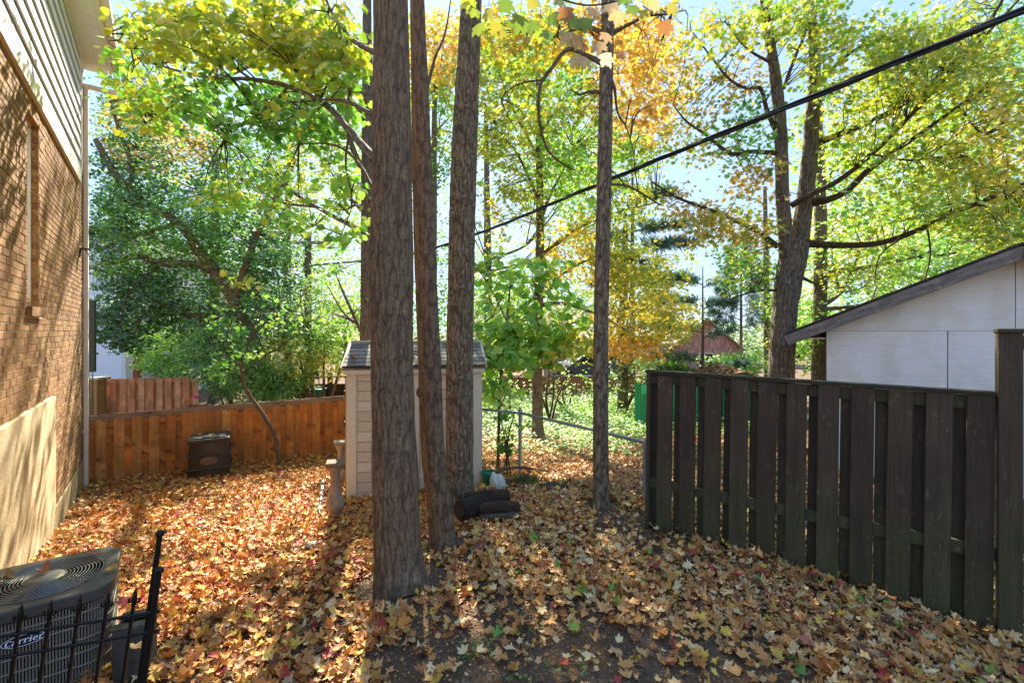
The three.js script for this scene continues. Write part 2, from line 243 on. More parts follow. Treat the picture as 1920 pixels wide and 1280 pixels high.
// ---------------------------------------------------------------- garage behind the dark fence
{
  const dir = [.807, -.59], A = [5.757 - dir[0] * 1.79, 5.3 + .59 * 1.79], turn = Math.atan2(dir[1], dir[0]);
  const h = thing('garage', 'white panelled garage with a weathered grey gable fascia behind the dark fence', 'garage', V(A[0], 0, A[1]), turn);
  const half = 1.79, eave = 1.995, apex = 2.79, L = 5.5, sl = (apex - eave) / half;
  const tri = (x0, x1, y0) => { const s = new THREE.Shape(); const yt = x => eave + (x < half ? x : 2 * half - x) * sl - .03; s.moveTo(x0, y0); s.lineTo(x1, y0); s.lineTo(x1, yt(x1)); if (x0 < half && x1 > half) s.lineTo(half, yt(half)); s.lineTo(x0, yt(x0)); const g = new THREE.ExtrudeGeometry(s, { depth: .02, bevelEnabled: false }); g.translate(0, 0, -.02); return g; };
  const core = (() => { const s = new THREE.Shape(); s.moveTo(.02, -.8); s.lineTo(2 * half - .02, -.8); s.lineTo(2 * half - .02, eave - .04); s.lineTo(half, apex - .06); s.lineTo(.02, eave - .04); const g = new THREE.ExtrudeGeometry(s, { depth: L, bevelEnabled: false }); return g.translate(0, 0, -L - .024); })();
  part('wall', core, mat({ color: 0x8e8c8a }), h);
  const yJ = 1.9, g = .004;
  part('wall_panel', box(1.215, yJ + .8 - g, .02, .6075, (yJ - .8 - g) / 2, -.01), M.ply, h);
  part('wall_panel', box(1.21, yJ + .8 - g, .02, 1.225 + .605, (yJ - .8 - g) / 2, -.01), M.ply, h);
  part('wall_panel', box(2 * half - 2.44, yJ + .8 - g, .02, (2 * half + 2.44) / 2, (yJ - .8 - g) / 2, -.01), M.ply, h);
  part('gable_panel', tri(0, half - g, yJ), M.ply, h); part('gable_panel', tri(half + g, 2 * half, yJ), M.ply, h);
  const ov = .45, ang = Math.atan(sl), len = (half + ov) / Math.cos(ang);
  const roof = part('roof', [-1, 1].map(s => { const b = box(len, .035, L + .5, 0, 0, 0, 0, 0, .8); b.rotateZ(-s * ang).translate(half + s * (half + ov) / 2, (apex + eave - ov * sl) / 2 + .065, -L / 2 + .05); return b; }), M.shingleDark, h);
  for (const s of [-1, 1]) {
    const b = box(.135, len, .028, 0, 0, 0, s * .3, .2, 1.6); b.rotateZ(Math.PI / 2).rotateZ(-s * ang).translate(half + s * (half + ov) / 2, (apex + eave - ov * sl) / 2 - .03, .285); part('fascia_board', b, M.fascia, h);
    part('soffit', box(ov - .03, .015, L + .3, half + s * (half + ov / 2), eave - ov * sl + .005, -L / 2 + .1), whitePaint(0xd8b89a), h);
    part('red_paint_edge', (() => { const q = box(.012, len, .03, 0, 0, 0); q.rotateZ(Math.PI / 2).rotateZ(-s * ang).translate(half + s * (half + ov) / 2, (apex + eave - ov * sl) / 2 + .05, .284); return q; })(), mat({ color: 0x6a3430 }), h);
    part('barge_soffit', (() => { const q = box(len, .012, .27, 0, 0, 0); q.rotateZ(-s * ang).translate(half + s * (half + ov) / 2, (apex + eave - ov * sl) / 2 + .03, .135); return q; })(), whitePaint(0xcfc6ba), h);
  }
}

// ---------------------------------------------------------------- board fences
function boardSet(w, h, t, us) { return [0, 1, 2, 3].map(i => box(w, h, t, 0, h / 2, 0, i * .27 + .05, us ? 0 : i * .19, us || 1.2)); }
{ // dark stained fence: boards alternate on both sides of the rails
  const turn = Math.atan2(-1.4, 1.915);
  const f = thing('dark_fence', 'dark brown shadowbox board fence with mossy lower boards', 'fence', V(1.32, 0, 4.5), turn);
  const mk = (w, h) => [0, 1, 2, 3].map(i => { const g = box(w, h, .02, 0, h / 2, 0), uv = g.attributes.uv; for (let k = 0; k < uv.count; k++) uv.setXY(k, uv.getX(k) * 3.2 + i * .23, clamp(uv.getY(k) / h, .01, .99)); return g; });
  const fr = mk(.138, 1.5), bk = mk(.138, 1.42), dx = i => .16 + i * .2125;
  for (let i = 0; i < 11; i++) { const o = part('board', fr[i % 4], M.darkwood[i % 3], f); o.position.set(dx(i), -.02 - .0105 * i + rr(-.008, .008), .032); o.rotation.z = rr(-.004, .004); o.scale.y = 1 + .008 * i; }
  for (let i = 0; i < 11; i++) { const o = part('board', bk[(i + 1) % 4], M.darkwood[(i + 1) % 3], f); o.scale.y = 1 + .008 * i; o.position.set(dx(i) - .0645, -.02 - .0105 * i, -.032 + rr(-.004, .004)); o.rotation.z = rr(-.004, .004); o.scale.x = rr(1.02, 1.12); }
  f.rotation.order = 'YXZ'; f.rotation.z = -.012;
  const L = 2.4; part('rail', box(L, .09, .038, L / 2, 1.44, -.001), M.darkwood[1], f); part('rail', box(L, .09, .038, L / 2, .44, -.001), M.darkwood[0], f);
  part('cap_rail', rbox(L + .05, .03, .1, .006, L / 2, 1.507, 0), mat({ map: T.darkwood, color: 0xc8ccb8 }), f);
  part('post', rbox(.03, 1.52, .15, .004, .01, .74, 0), M.darkwood[0], f);
  // the taller section that goes on from the near post
  const g = thing('fence_gate', 'taller dark brown gate section with square post ending the low fence', 'gate', V(1.32 + .807 * 2.43, 0, 4.5 - .59 * 2.43), turn);
  part('post', rbox(.115, 2.06, .1, .008, 0, .86, .02), M.darkwood[0], g); part('cap', rbox(.13, .03, .13, .01, 0, 1.9, .02), M.darkwood[2], g);
  part('rail', box(1.3, .09, .038, .71, 1.82, -.001), M.darkwood[1], g); part('rail', box(1.3, .09, .038, .71, .5, -.001), M.darkwood[1], g);
  const gb = mk(.138, 1.78); for (let i = 0; i < 6; i++) { const o = part('board', gb[i % 4], M.darkwood[i % 3], g); o.position.set(.165 + i * .2, -.06, i % 2 ? -.03 : -.032); }
}
{ // cedar fence at the foot of the yard, a braced gate at the house end
  const dir = [3.5, 1.9], l = Math.hypot(...dir), turn = Math.atan2(dir[1], dir[0]), A = [-7.3, 7.6 - .36 * dir[1] / dir[0]];
  const f = thing('cedar_fence', 'orange cedar board fence behind the fallen leaves with a diagonally braced gate', 'fence', V(A[0], 0, A[1]), turn);
  const y0 = -.72, L = 6.4, hh = 1.15, at = x => y0 + x / l * .06;
  const fr = boardSet(.14, hh, .019), bk = boardSet(.14, hh - .04, .019);
  for (let i = 0; i < 27; i++) {
    const x = .1 + i * .235; const o = part('board', fr[i % 4], pick(M.cedar), f); o.position.set(x, at(x) + rr(-.01, .01), .03); o.rotation.z = rr(-.006, .006);
    const b = part('board', bk[(i + 2) % 4], pick(M.cedar), f); b.position.set(x + .1175, at(x) + .02, i > 2 && i < 7 ? -.09 : -.03); b.rotation.z = rr(-.006, .006);
    if (i > 6 && i < 10) { const c = part('board', fr[(i + 1) % 4], pick(M.cedar), f); c.position.set(x + .1175, at(x), .052); }
  }
  const rail = (y) => { const b = box(.09, L, .038, 0, 0, 0); return b.rotateZ(Math.PI / 2 + .06 / l).translate(L / 2, at(L / 2) + y, 0); };
  part('rail', rail(1.06), M.cedar[2], f); part('rail', rail(.16), M.cedar[2], f);
  { const b = box(.1, 1.25, .03, 0, 0, 0); b.rotateZ(.95).translate(1.17, at(1) + .58, -.002); part('brace', b, M.cedar[3], f); }
  { const b = box(.12, L, .025, 0, 0, 0); b.rotateZ(Math.PI / 2 + .06 / l).translate(L / 2, at(L / 2) + hh + .018, 0); part('cap_rail', b, mat({ map: T.greywood, color: 0xe8cdb0 }), f); }
  for (const x of [.02, 1.9, 3.4, 4.9]) part('post', box(.09, hh, .09, x, at(x) + hh / 2, -.09), M.cedar[1], f);
}
{ // pale board fence on the raised ground behind
  const f = thing('pale_board_fence', 'low pinkish shadowbox fence on raised ground beyond the cedar fence', 'fence', V(-11.55, -.5, 13), Math.atan2(.55, 2.5));
  const g = boardSet(.14, 1.05, .02), L = 2.56;
  for (let i = 0; i < 11; i++) { const o = part('board', g[i % 4], M.pinkwood[i % 2], f); o.position.set(.12 + i * .228, rr(-.01, .01), .035); const b = part('board', g[(i + 1) % 4], M.pinkwood[(i + 1) % 2], f); b.position.set(i * .228 + .005, 0, -.03); }
  part('rail', box(L, .09, .04, L / 2, .12, 0), M.pinkwood[1], f); part('rail', box(L, .09, .04, L / 2, .95, 0), M.pinkwood[1], f);
}
{ // dark fence far behind the shed
  const f = thing('brown_panel_fence', 'dark brown panel fence with square posts behind the cedar fence', 'fence', V(-6.3, -.62, 13.2), .1);
  for (let i = 0; i < 24; i++) part('board', box(.145, .95, .02, .1 + i * .15, .48, 0, i * .13, 0, 1), mat({ map: T.darkwood, color: i % 2 ? 0xd8c8c0 : 0xffe8dc }), f);
  for (const x of [0, 1.1, 2.5, 3.7]) { const p = part('post', box(.12, 1.32, .12, x, .66, .06), M.darkwood[1], f); part('cap', box(.15, .03, .15, x, 1.335, .06), M.darkwood[0], p); }
  part('rail', box(3.7, .05, .06, 1.85, 1.2, .02), M.darkwood[1], f); part('rail', box(3.7, .05, .06, 1.85, .98, .02), M.darkwood[1], f);
}
{ // chain link fence between shed and dark fence
  const a = V(-.5, .72, 7.0), b = V(.12, .68, 6.9), c = V(1.47, .67, 5.12), f = thing('chain_link_fence', 'galvanized chain link fence with a sloping top rail behind the slim trunk', 'fence', V(.12, gh(.12, 6.9), 6.9));
  const loc = p => p.clone().sub(f.position);
  part('top_rail', [tube([a, b].map(loc), [.021, .021], 8, 1), tube([b, c].map(loc), [.021, .021], 8, 1)], M.galv, f);
  const post = part('post', cyl(.027, .027, 1.02, 10, 0, .42, 0), M.galv, f); part('post_cap', lathe([[.001, .07], [.02, .065], [.034, .04], [.034, 0], [.028, -.01]], 12).translate(0, .94, 0), M.galv, post);
  for (const y of [.25, .6, .85]) part('tie', new THREE.TorusGeometry(.03, .004, 5, 12).rotateX(Math.PI / 2).translate(0, y, 0), M.galv, post);
  const end = loc(c); part('post', cyl(.024, .024, .75, 8, end.x, end.y - .36, end.z), M.galv, f);
  const wires = []; for (const [p, q] of [[a, b], [b, c]]) { const P0 = loc(p), P1 = loc(q), d = P1.clone().sub(P0), len = Math.hypot(d.x, d.z), hgt = .68, n = Math.round(len / .075); for (let k = -9; k < n; k++) for (const s of [0, 1]) { const u0 = k / n, u1 = (k + hgt / .075) / n, c0 = clamp(u0, 0, 1), c1 = clamp(u1, 0, 1); if (c1 <= c0) continue; const y = u => (u - u0) / (u1 - u0) * hgt - hgt, f0 = y(c0), f1 = y(c1); const pt = (u, yy) => P0.clone().addScaledVector(d, u).add(new THREE.Vector3(0, s ? yy : -hgt - yy, 0)); wires.push(tube([pt(c0, f0), pt(c1, f1)], [.0014, .0014], 3, 1)); } }
  part('chain_link_mesh', wires, M.galv, f, 'stuff');
}

// ---------------------------------------------------------------- garden shed
{
  const A = [-2.138, 5.98], dir = [.985, .17], L = 1.76, Wd = 1.3, y0 = -.36, top = 1.41;
  const s = thing('garden_shed', 'beige resin garden shed with grey shingle-look roof behind the thick trunks', 'shed', V(A[0], y0, A[1]), Math.atan2(dir[1], dir[0]));
  const hh = top - y0;
  part('wall', [box(L - .04, hh, .03, L / 2, hh / 2, -.035), box(L - .04, hh, .03, L / 2, hh / 2, -Wd + .03), box(.03, hh, Wd - .06, L - .03, hh / 2, -Wd / 2)], M.resin[2], s);
  for (const [x, w] of [[.065, .13], [.86, .13], [L - .07, .14]]) part('corner_post', rbox(w, hh, .06, .008, x, hh / 2, -.018), M.resin[0], s);
  const rows = 13, rh = (hh - .06) / rows;
  for (let r = 0; r < rows; r++) for (const [x0, x1] of [[.133, .792], [.928, L - .143]]) { const o = part('siding_panel', rbox(x1 - x0, rh - .006, .03, .006, 0, 0, 0, 1), M.resin[(r + (x0 > .5 ? 1 : 0)) % 3], s); o.position.set((x0 + x1) / 2, .03 + rh * (r + .5), -.014); o.rotation.x = -.035; }
  part('eave_trim', rbox(L + .06, .075, .05, .008, L / 2, hh - .035, .03), M.resin[0], s);
  // gable end with the doors
  const gs = new THREE.Shape(); gs.moveTo(0, hh - .1); gs.lineTo(Wd, hh - .1); gs.lineTo(Wd, hh); gs.lineTo(Wd / 2, hh + .3); gs.lineTo(0, hh);
  for (const x of [.0, L - .03]) part('gable_panel', new THREE.ExtrudeGeometry(gs, { depth: .03, bevelEnabled: false }).rotateY(Math.PI / 2).translate(x, 0, 0), M.resin[1], s);
  for (const z of [.03, Wd / 2 + .005]) {
    const d = part('door', rbox(.035, hh - .12, Wd / 2 - .04, .008, -.005, hh / 2 - .05, -z - (Wd / 2 - .04) / 2), M.resinDoor, s);
    if (z < .1) { for (const y of [.5, 1.05, 1.45]) part('hinge', rbox(.02, .07, .03, .004, -.03, y, -z - .02), M.black, d); }
    part('handle', tube([[-.02, .95], [-.07, .97], [-.075, 1.1], [-.02, 1.13]].map(p => new THREE.Vector3(p[0], p[1], z < .1 ? -.32 : -.72)), [.012, .012], 8), M.black, d);
  }
  const ang = Math.atan(.31 / (Wd / 2 + .04)), len = (Wd / 2 + .06) / Math.cos(ang);
  for (const sd of [1, -1]) {
    const r = part('roof', (() => { const q = box(L + .1, .02, len, 0, 0, 0); q.rotateX(sd * ang).translate(L / 2, hh + .155, -Wd / 2 + sd * (Wd / 2 + .06) / 2); return q; })(), M.shingle, s);
    for (let k = 0; k < 7; k++) { const q = box(L + .1, .012, len / 7 + .01, 0, 0, 0, k * .37, k * .5, .9); q.rotateX(sd * (ang - .05)).translate(L / 2, hh + .32 - .3 * (k + .5) / 7 + .014, -Wd / 2 + sd * (Wd / 2 + .06) * (k + .5) / 7); part('shingle_row', q, M.shingle, r); }
  }
  part('ridge_cap', rbox(L + .1, .03, .1, .01, L / 2, hh + .335, -Wd / 2), M.resin[2], s);
  for (const x of [-.045, L + .045]) part('verge_trim', [1, -1].map(sd => { const q = box(.03, .05, len, 0, 0, 0); return q.rotateX(sd * ang).translate(x, hh + .165, -Wd / 2 + sd * (Wd / 2 + .06) / 2); }), M.resin[0], s);
}

// ---------------------------------------------------------------- air conditioner
{
  const a = thing('air_conditioner', 'grey outdoor air conditioner with round fan grille beside the house wall', 'air conditioner', V(-2.62, -.13, 2.6), Math.atan2(.6, .8));
  const Z = .6, r = .11, hh = .645;
  const body = mat({ color: 0x6e685c, roughness: .55, metalness: .2 }), fin = mat({ color: 0x7c7466, roughness: .55, metalness: .15 }), dark = mat({ color: 0x17150f, roughness: .8 }), lidM = mat({ color: 0x4e4c47, roughness: .45, metalness: .25 });
  const path = (h, rad) => { const s = new THREE.Shape(); s.moveTo(-h + rad, -h); s.lineTo(h - rad, -h); s.absarc(h - rad, -h + rad, rad, -Math.PI / 2, 0); s.lineTo(h, h - rad); s.absarc(h - rad, h - rad, rad, 0, Math.PI / 2); s.lineTo(-h + rad, h); s.absarc(-h + rad, h - rad, rad, Math.PI / 2, Math.PI); s.lineTo(-h, -h + rad); s.absarc(-h + rad, -h + rad, rad, Math.PI, Math.PI * 1.5); return s; };
  const ext = (s, d, b) => new THREE.ExtrudeGeometry(s, { depth: d, bevelEnabled: !!b, bevelSize: b, bevelThickness: b, bevelSegments: 3, curveSegments: 24 }).rotateX(-Math.PI / 2);
  part('coil', ext(path(Z / 2 - .04, r - .03), hh - .1).translate(0, .04, 0), dark, a);
  part('base_pan', ext(path(Z / 2, r), .05, .004), body, a);
  const pts = path(Z / 2 - .008, r).getSpacedPoints(176), fins = [];
  for (let i = 0; i < 176; i++) { const p = pts[i], q = pts[(i + 1) % 176], an = Math.atan2(q.y - p.y, q.x - p.x); fins.push(box(.0065, hh - .13, .014, 0, 0, 0).rotateY(an).translate(p.x, hh / 2 - .01, -p.y)); }
  part('fins', fins, fin, a, 'stuff');
  const loop = path(Z / 2, r).getSpacedPoints(100).map(p => new THREE.Vector3(p.x, 0, -p.y)); loop.pop();
  for (let k = 0; k < 7; k++) part('rib', new THREE.TubeGeometry(new THREE.CatmullRomCurve3(loop, true), 120, .0055, 6, true).translate(0, .11 + k * .07, 0), fin, a);
  const lid = path(Z / 2 + .008, r + .008); const hole = new THREE.Path(); hole.absarc(0, 0, .255, 0, Math.PI * 2, true); lid.holes.push(hole);
  const top = part('lid', ext(lid, .045, .008).translate(0, hh - .058, 0), lidM, a);
  for (let k = 0; k < 11; k++) part('grille_ring', new THREE.TorusGeometry((.09 + k * .0158), .0021, 6, 72).rotateX(Math.PI / 2).translate(0, hh + .004 - .0006 * k, 0), mat({ color: 0x8c8b86, roughness: .35, metalness: .4 }), top);
  for (let k = 0; k < 6; k++) part('spoke', box(.19, .004, .006, .165, hh - .002, 0).rotateY(k * Math.PI / 3 + .3), lidM, top);
  part('hub', lathe([[.001, .016], [.06, .014], [.088, .004], [.09, -.006]], 40).translate(0, hh, 0), lidM, top);
  const fan = part('fan_motor', cyl(.06, .06, .1, 20, 0, hh - .12, 0), dark, a);
  for (let k = 0; k < 4; k++) part('blade', box(.18, .004, .11, .14, 0, 0).rotateX(.35).rotateY(k * Math.PI / 2 + .4).translate(0, hh - .12, 0), mat({ color: 0x161411, roughness: .8 }), fan);
  const cv = document.createElement('canvas'); cv.width = 512; cv.height = 192; const c = cv.getContext('2d');
  c.fillStyle = '#11152c'; c.fillRect(0, 0, 512, 192); c.strokeStyle = '#e6e6ea'; c.lineWidth = 9; c.beginPath(); c.ellipse(256, 96, 240, 82, 0, 0, Math.PI * 2); c.stroke();
  c.fillStyle = '#f2f2f2'; c.font = 'italic bold 112px serif'; c.textAlign = 'center'; c.textBaseline = 'middle'; c.fillText('Carrier', 252, 98);
  const lt = new THREE.CanvasTexture(cv); lt.colorSpace = THREE.SRGBColorSpace;
  const es = new THREE.Shape(); es.absellipse(0, 0, .085, .032, 0, Math.PI * 2); const eg = new THREE.ExtrudeGeometry(es, { depth: .006, bevelEnabled: false, curveSegments: 32 });
  { const p = eg.attributes.position, u = eg.attributes.uv; for (let i = 0; i < p.count; i++) u.setXY(i, p.getX(i) / .17 + .5, p.getY(i) / .064 + .5); }
  part('name_badge', eg.translate(-.03, .475, Z / 2 + .004), mat({ map: lt, roughness: .4 }), a);
}
// ---------------------------------------------------------------- wrought iron panel by the camera
{
  const A = [-1.735, 1.64], dir = [.95, .31], f = thing('iron_fence', 'low black wrought iron fence panel with spear finials before the air conditioner', 'fence', V(A[0], 0, A[1]), Math.atan2(.31, .95));
  const lean = -.118;
  const picket = (x, h) => {
    const g = new THREE.Group(); const b = part('picket', [box(.0095, h, .0095, 0, h / 2, 0)], M.iron, f); b.position.set(x - h * Math.sin(-lean), 0, 0); b.rotation.z = lean;
    part('finial', [lathe([[.001, .058], [.0075, .03], [.010, .012], [.006, 0], [.009, -.006], [.006, -.012]], 8), box(.034, .006, .006, 0, .004, 0), box(.006, .016, .006, -.016, .011, 0), box(.006, .016, .006, .016, .011, 0)].map(q => q.index ? q.toNonIndexed() : q).map(q => q.translate(0, h - .045, 0)), M.iron, b);
    return b;
  };
  for (let i = -4; i < 5; i++) picket(i * .0838, .93);
  for (const y of [.838, .765]) part('rail', tube([new THREE.Vector3(-.5, y, .012), new THREE.Vector3(.415, y, .012)], [.006, .006], 8, 1), M.iron, f);
  part('rail', box(.93, .012, .012, -.05, .12, .0), M.iron, f);
  for (const [x, z, h] of [[.405, -.02, 1.12], [.42, .03, 1.0]]) { const b = part('post', cyl(.0095, .0095, h, 10, 0, h / 2, 0), M.iron, f); b.position.set(x - h * Math.sin(-lean), 0, z); b.rotation.z = lean; part('ball_cap', new THREE.SphereGeometry(.015, 14, 10).translate(0, h + .008, 0), M.iron, b); }
}
{ // weathered open box beside the air conditioner
  const b = thing('weathered_box', 'weathered grey open box of boards half filled with leaves beside the air conditioner', 'box', V(-2.08, -.06, 2.56), .35);
  const gw = mat({ map: T.greywood, color: 0x77736c }), w = .14, d = .16, h = .36; for (const z of [-d / 2, d / 2]) part('board', box(w, h, .014, 0, h / 2 - (z > 0 ? .0 : 0), z), gw, b); for (const x of [-w / 2, w / 2]) part('board', box(.014, h, d - .016, x, h / 2, 0), gw, b);
  for (const z of [-d / 2 + .02, d / 2 - .02]) part('rim', box(w + .03, .014, .055, 0, h + .008, z), gw, b);
  part('bottom', box(w - .02, .012, d - .02, 0, .3, 0), gw, b);
}

// ---------------------------------------------------------------- stone balusters, striped pole, compost bin
{
  const prof = [[.001, .64], [.085, .64], [.085, .60], [.07, .585], [.062, .56], [.055, .545], [.05, .50], [.048, .43], [.055, .37], [.08, .29], [.1, .22], [.098, .17], [.075, .125], [.055, .10], [.07, .085], [.07, .07], [.055, .058]];
  const base = () => mergeGeometries([rbox(.2, .055, .2, .012, 0, .03, 0), lathe(prof, 28).toNonIndexed()]);
  const [x0, d0] = onGround(628, 974);
  const b = thing('stone_baluster', 'weathered brownish concrete baluster standing in leaves at the shed corner', 'baluster', V(x0, gh(x0, d0) - .02, d0), .3);
  part('shaft', base(), mat({ map: T.concrete, bumpMap: T.grainH, bumpScale: .005, color: 0xe2d2ba }), b); part('cap', rbox(.19, .045, .19, .01, 0, .655, 0), mat({ map: T.concrete, color: 0xb0a088 }), b);
  const c = thing('stone_baluster', 'paler grey concrete baluster farther along the shed door', 'baluster', V(-2.62, gh(-2.62, 7.1) - .02, 7.1), .5);
  part('shaft', base(), M.concrete, c); part('cap', rbox(.19, .045, .19, .01, 0, .655, 0), M.concrete, c);
  const [x1, d1] = onGround(606, 905), [x2, d2] = onGround(598, 972), A = V(x1, gh(x1, d1) + .06, d1), B = V(x2, gh(x2, d2) + .05, d2);
  const p = thing('striped_pole', 'black and white striped pole lying in leaves beside the stone baluster', 'pole', A); const n = 11;
  for (let k = 0; k < n; k++) part('band', tube([A.clone().lerp(B, k / n), A.clone().lerp(B, (k + 1) / n)].map(q => q.sub(A)), [.021, .021], 10, 1), k % 2 ? whitePaint(0xd8d6d2) : M.black, p);
}
{
  const D = 8.0, X = (394 - 960) / F * D, b = thing('compost_bin', 'dark brown plastic compost bin with leaves on its lid against the cedar fence', 'bin', V(X, -.61, D), Math.atan2(1.9, 3.5));
  const tier = (w0, w1, h, y) => { const g = new THREE.CylinderGeometry(w1 * Math.SQRT1_2, w0 * Math.SQRT1_2, h, 4, 1).rotateY(Math.PI / 4); return g.translate(0, y + h / 2, 0); };
  part('body', [tier(.6, .585, .22, 0), tier(.58, .565, .23, .225), tier(.56, .55, .2, .46)], M.darkPlastic, b);
  for (const [y, w] of [[.21, .635], [.44, .615]]) part('rib', rbox(w, .035, w, .012, 0, y, 0), M.darkPlastic, b);
  part('lid', [rbox(.6, .06, .6, .02, 0, .675, 0), rbox(.5, .03, .5, .012, 0, .71, 0)], M.darkPlastic, b);
  { const s = new THREE.Shape(); s.absellipse(0, 0, .12, .065, 0, Math.PI * 2); part('oval_emblem', new THREE.ExtrudeGeometry(s, { depth: .014, bevelEnabled: true, bevelSize: .006, bevelThickness: .004, curveSegments: 24 }).translate(0, .34, .287), mat({ color: 0x6a5446, roughness: .6 }), b); }
}
// ---------------------------------------------------------------- logs and clutter by the trunks
{
  const bump = (s) => (u, l, t, r) => (fbm(u * 9, l * 3, 9, 0, s, 3) - .5) * r * .35 + (1 - Math.abs(2 * pn(u * 12, l * 5, 12, 0, s + 5) - 1)) * r * .08;
  const log = (label, p0, p1, r, s, m = M.deadwood) => { const A = p0, B = p1, c = A.clone().lerp(B, .5), o = thing('log', label, 'log', c, 0, 'logs piled by the trunk base'); part('bark', tube([A, c.clone().add(new THREE.Vector3(0, r * .12, 0)), B].map(q => q.clone().sub(c)), [r, r * 1.06, r * .94], 24, 16, bump(s)), m, o);
    const n = B.clone().sub(A).normalize(); for (const [q, d] of [[A, -1], [B, 1]]) { const g = new THREE.CircleGeometry(r * .82, 18); const e = part('cut_end', g, mat({ map: T.greywood, color: 0x665440 }), o); e.position.copy(q).sub(c).addScaledVector(n, d * .006); e.quaternion.setFromUnitVectors(new THREE.Vector3(0, 0, 1), n.clone().multiplyScalar(d)); } return o; };
  log('short dark log nearest the forked trunk base, end facing out', P(862, 958, 4.62), P(915, 942, 4.95), .085, 3, mat({ map: T.barkWarm, bumpMap: T.barkH, bumpScale: .02, color: 0x6e6258 }));
  log('long rotten split log lying lowest in the leaves', P(896, 955, 4.75), P(972, 951, 4.85), .06, 9);
  log('thick rotten log laid across the top of the pile', P(872, 938, 4.9), P(953, 930, 5.0), .075, 15, mat({ map: T.barkWarm, bumpMap: T.barkH, bumpScale: .02, color: 0x857260 }));
  solo('weathered_plank', 'grey weathered plank under the split log', 'plank', box(.4, .03, .1, 0, 0, 0).rotateY(.05).translate(...P(938, 966, 4.72).toArray()), mat({ map: T.greywood, color: 0x8c8270 }));
  const [bx, bd] = onGround(1040, 920);
  solo('black_board', 'black rectangular board end sticking out of the leaves', 'board', rbox(.34, .06, .2, .006).rotateY(.25).translate(...V(bx, gh(bx, bd) + .05, bd).toArray()), mat({ color: 0x1a1917, roughness: .7 }));
  // plastic bag, green pot, cut grass
  const [px_, pd] = onGround(934, 921);
  const bag = new THREE.IcosahedronGeometry(.12, 5); { const p = bag.attributes.position; for (let i = 0; i < p.count; i++) { const x = p.getX(i), y = p.getY(i), z = p.getZ(i), k = 1 + .5 * (fbm(x * 14 + 9, y * 14 + z * 9, 0, 0, 61, 3) - .5); p.setXYZ(i, x * k * .85 - y * .2, y * k * 1.05 + Math.max(0, .5 - Math.abs(x + .06) * 9) * y * .7, z * k * .7); } bag.computeVertexNormals(); }
  solo('plastic_bag', 'crumpled translucent pale plastic bag beside the shed corner', 'bag', bag.translate(...V(px_, gh(px_, pd) + .1, pd).toArray()), new THREE.MeshPhysicalMaterial({ color: 0xdfe6d6, roughness: .4, transmission: .25, thickness: 0, side: THREE.DoubleSide }));
  solo('green_pot', 'dark green plastic pot half hidden behind the pale bag', 'pot', lathe([[.001, 0], [.06, 0], [.085, .17], [.092, .17], [.092, .19], [.08, .19], [.06, .02]], 20).translate(...V(px_ - .14, gh(px_, pd) + .03, pd + .14).toArray()), mat({ color: 0x1d7a5c, roughness: .5, side: THREE.DoubleSide }));
  const blades = []; for (let k = 0; k < 420; k++) { const a = R() * 6.28, rr_ = Math.sqrt(R()), c = V(px_ + .36 + Math.cos(a) * rr_ * .24, 0, pd + .12 + Math.sin(a) * rr_ * .16); c.y = gh(c.x, -c.z) + .02 + .13 * (1 - rr_); const g = new THREE.PlaneGeometry(.008, rr(.1, .24)); g.rotateX(rr(-1.5, 1.5)).rotateZ(rr(-1.2, 1.2)).rotateY(R() * 6).translate(c.x, c.y, c.z); blades.push(g); }
  const gp = part('grass_clippings', blades, new THREE.MeshPhysicalMaterial({ color: 0x5f6b2c, roughness: .9, side: THREE.DoubleSide, transmission: .2 }), scene, 'stuff'); tag(gp, 'heap of cut green grass and stems beside the plastic bag', 'grass clippings');
  const fb = thing('fallen_branch', 'dark bare fallen branch lying across the chain link post', 'branch', P(960, 885, 6.6)); const L = q => q.map(p => P(...p).sub(fb.position));
  part('stem', tube(L([[896, 888, 6.3], [925, 888, 6.5], [950, 878, 6.6], [985, 877, 6.6], [1030, 883, 6.4]]), [.028, .026, .02, .017, .01], 8), M.barkFine, fb);
  part('side_branch', tube(L([[1005, 880, 6.5], [1018, 892, 6.2], [1027, 902, 6.0], [1034, 912, 5.8]]), [.014, .011, .009, .006], 6), M.barkFine, fb);
  part('side_branch', tube(L([[915, 888, 6.4], [940, 897, 6.2], [985, 905, 6.1], [1005, 912, 6]]), [.014, .011, .008, .004], 6), M.barkFine, fb);
  part('side_branch', tube(L([[945, 880, 6.6], [950, 850, 6.6], [948, 800, 6.6]]), [.01, .008, .004], 5), M.barkFine, fb);
  const [rx, rd] = onGround(1042, 790); const stone = new THREE.IcosahedronGeometry(.16, 3); { const p = stone.attributes.position; for (let i = 0; i < p.count; i++) { const k = 1 + .4 * (fbm(p.getX(i) * 9 + 5, p.getY(i) * 9 + p.getZ(i) * 7, 0, 0, 77, 3) - .5); p.setXYZ(i, p.getX(i) * k * .85, p.getY(i) * k * 1.1, p.getZ(i) * k * .8); } stone.computeVertexNormals(); }
  solo('garden_stone', 'rounded grey garden stone among ground cover beyond the chain link rail', 'stone', stone.translate(...V(rx, gh(rx, rd) + .1, rd).toArray()), M.concrete);
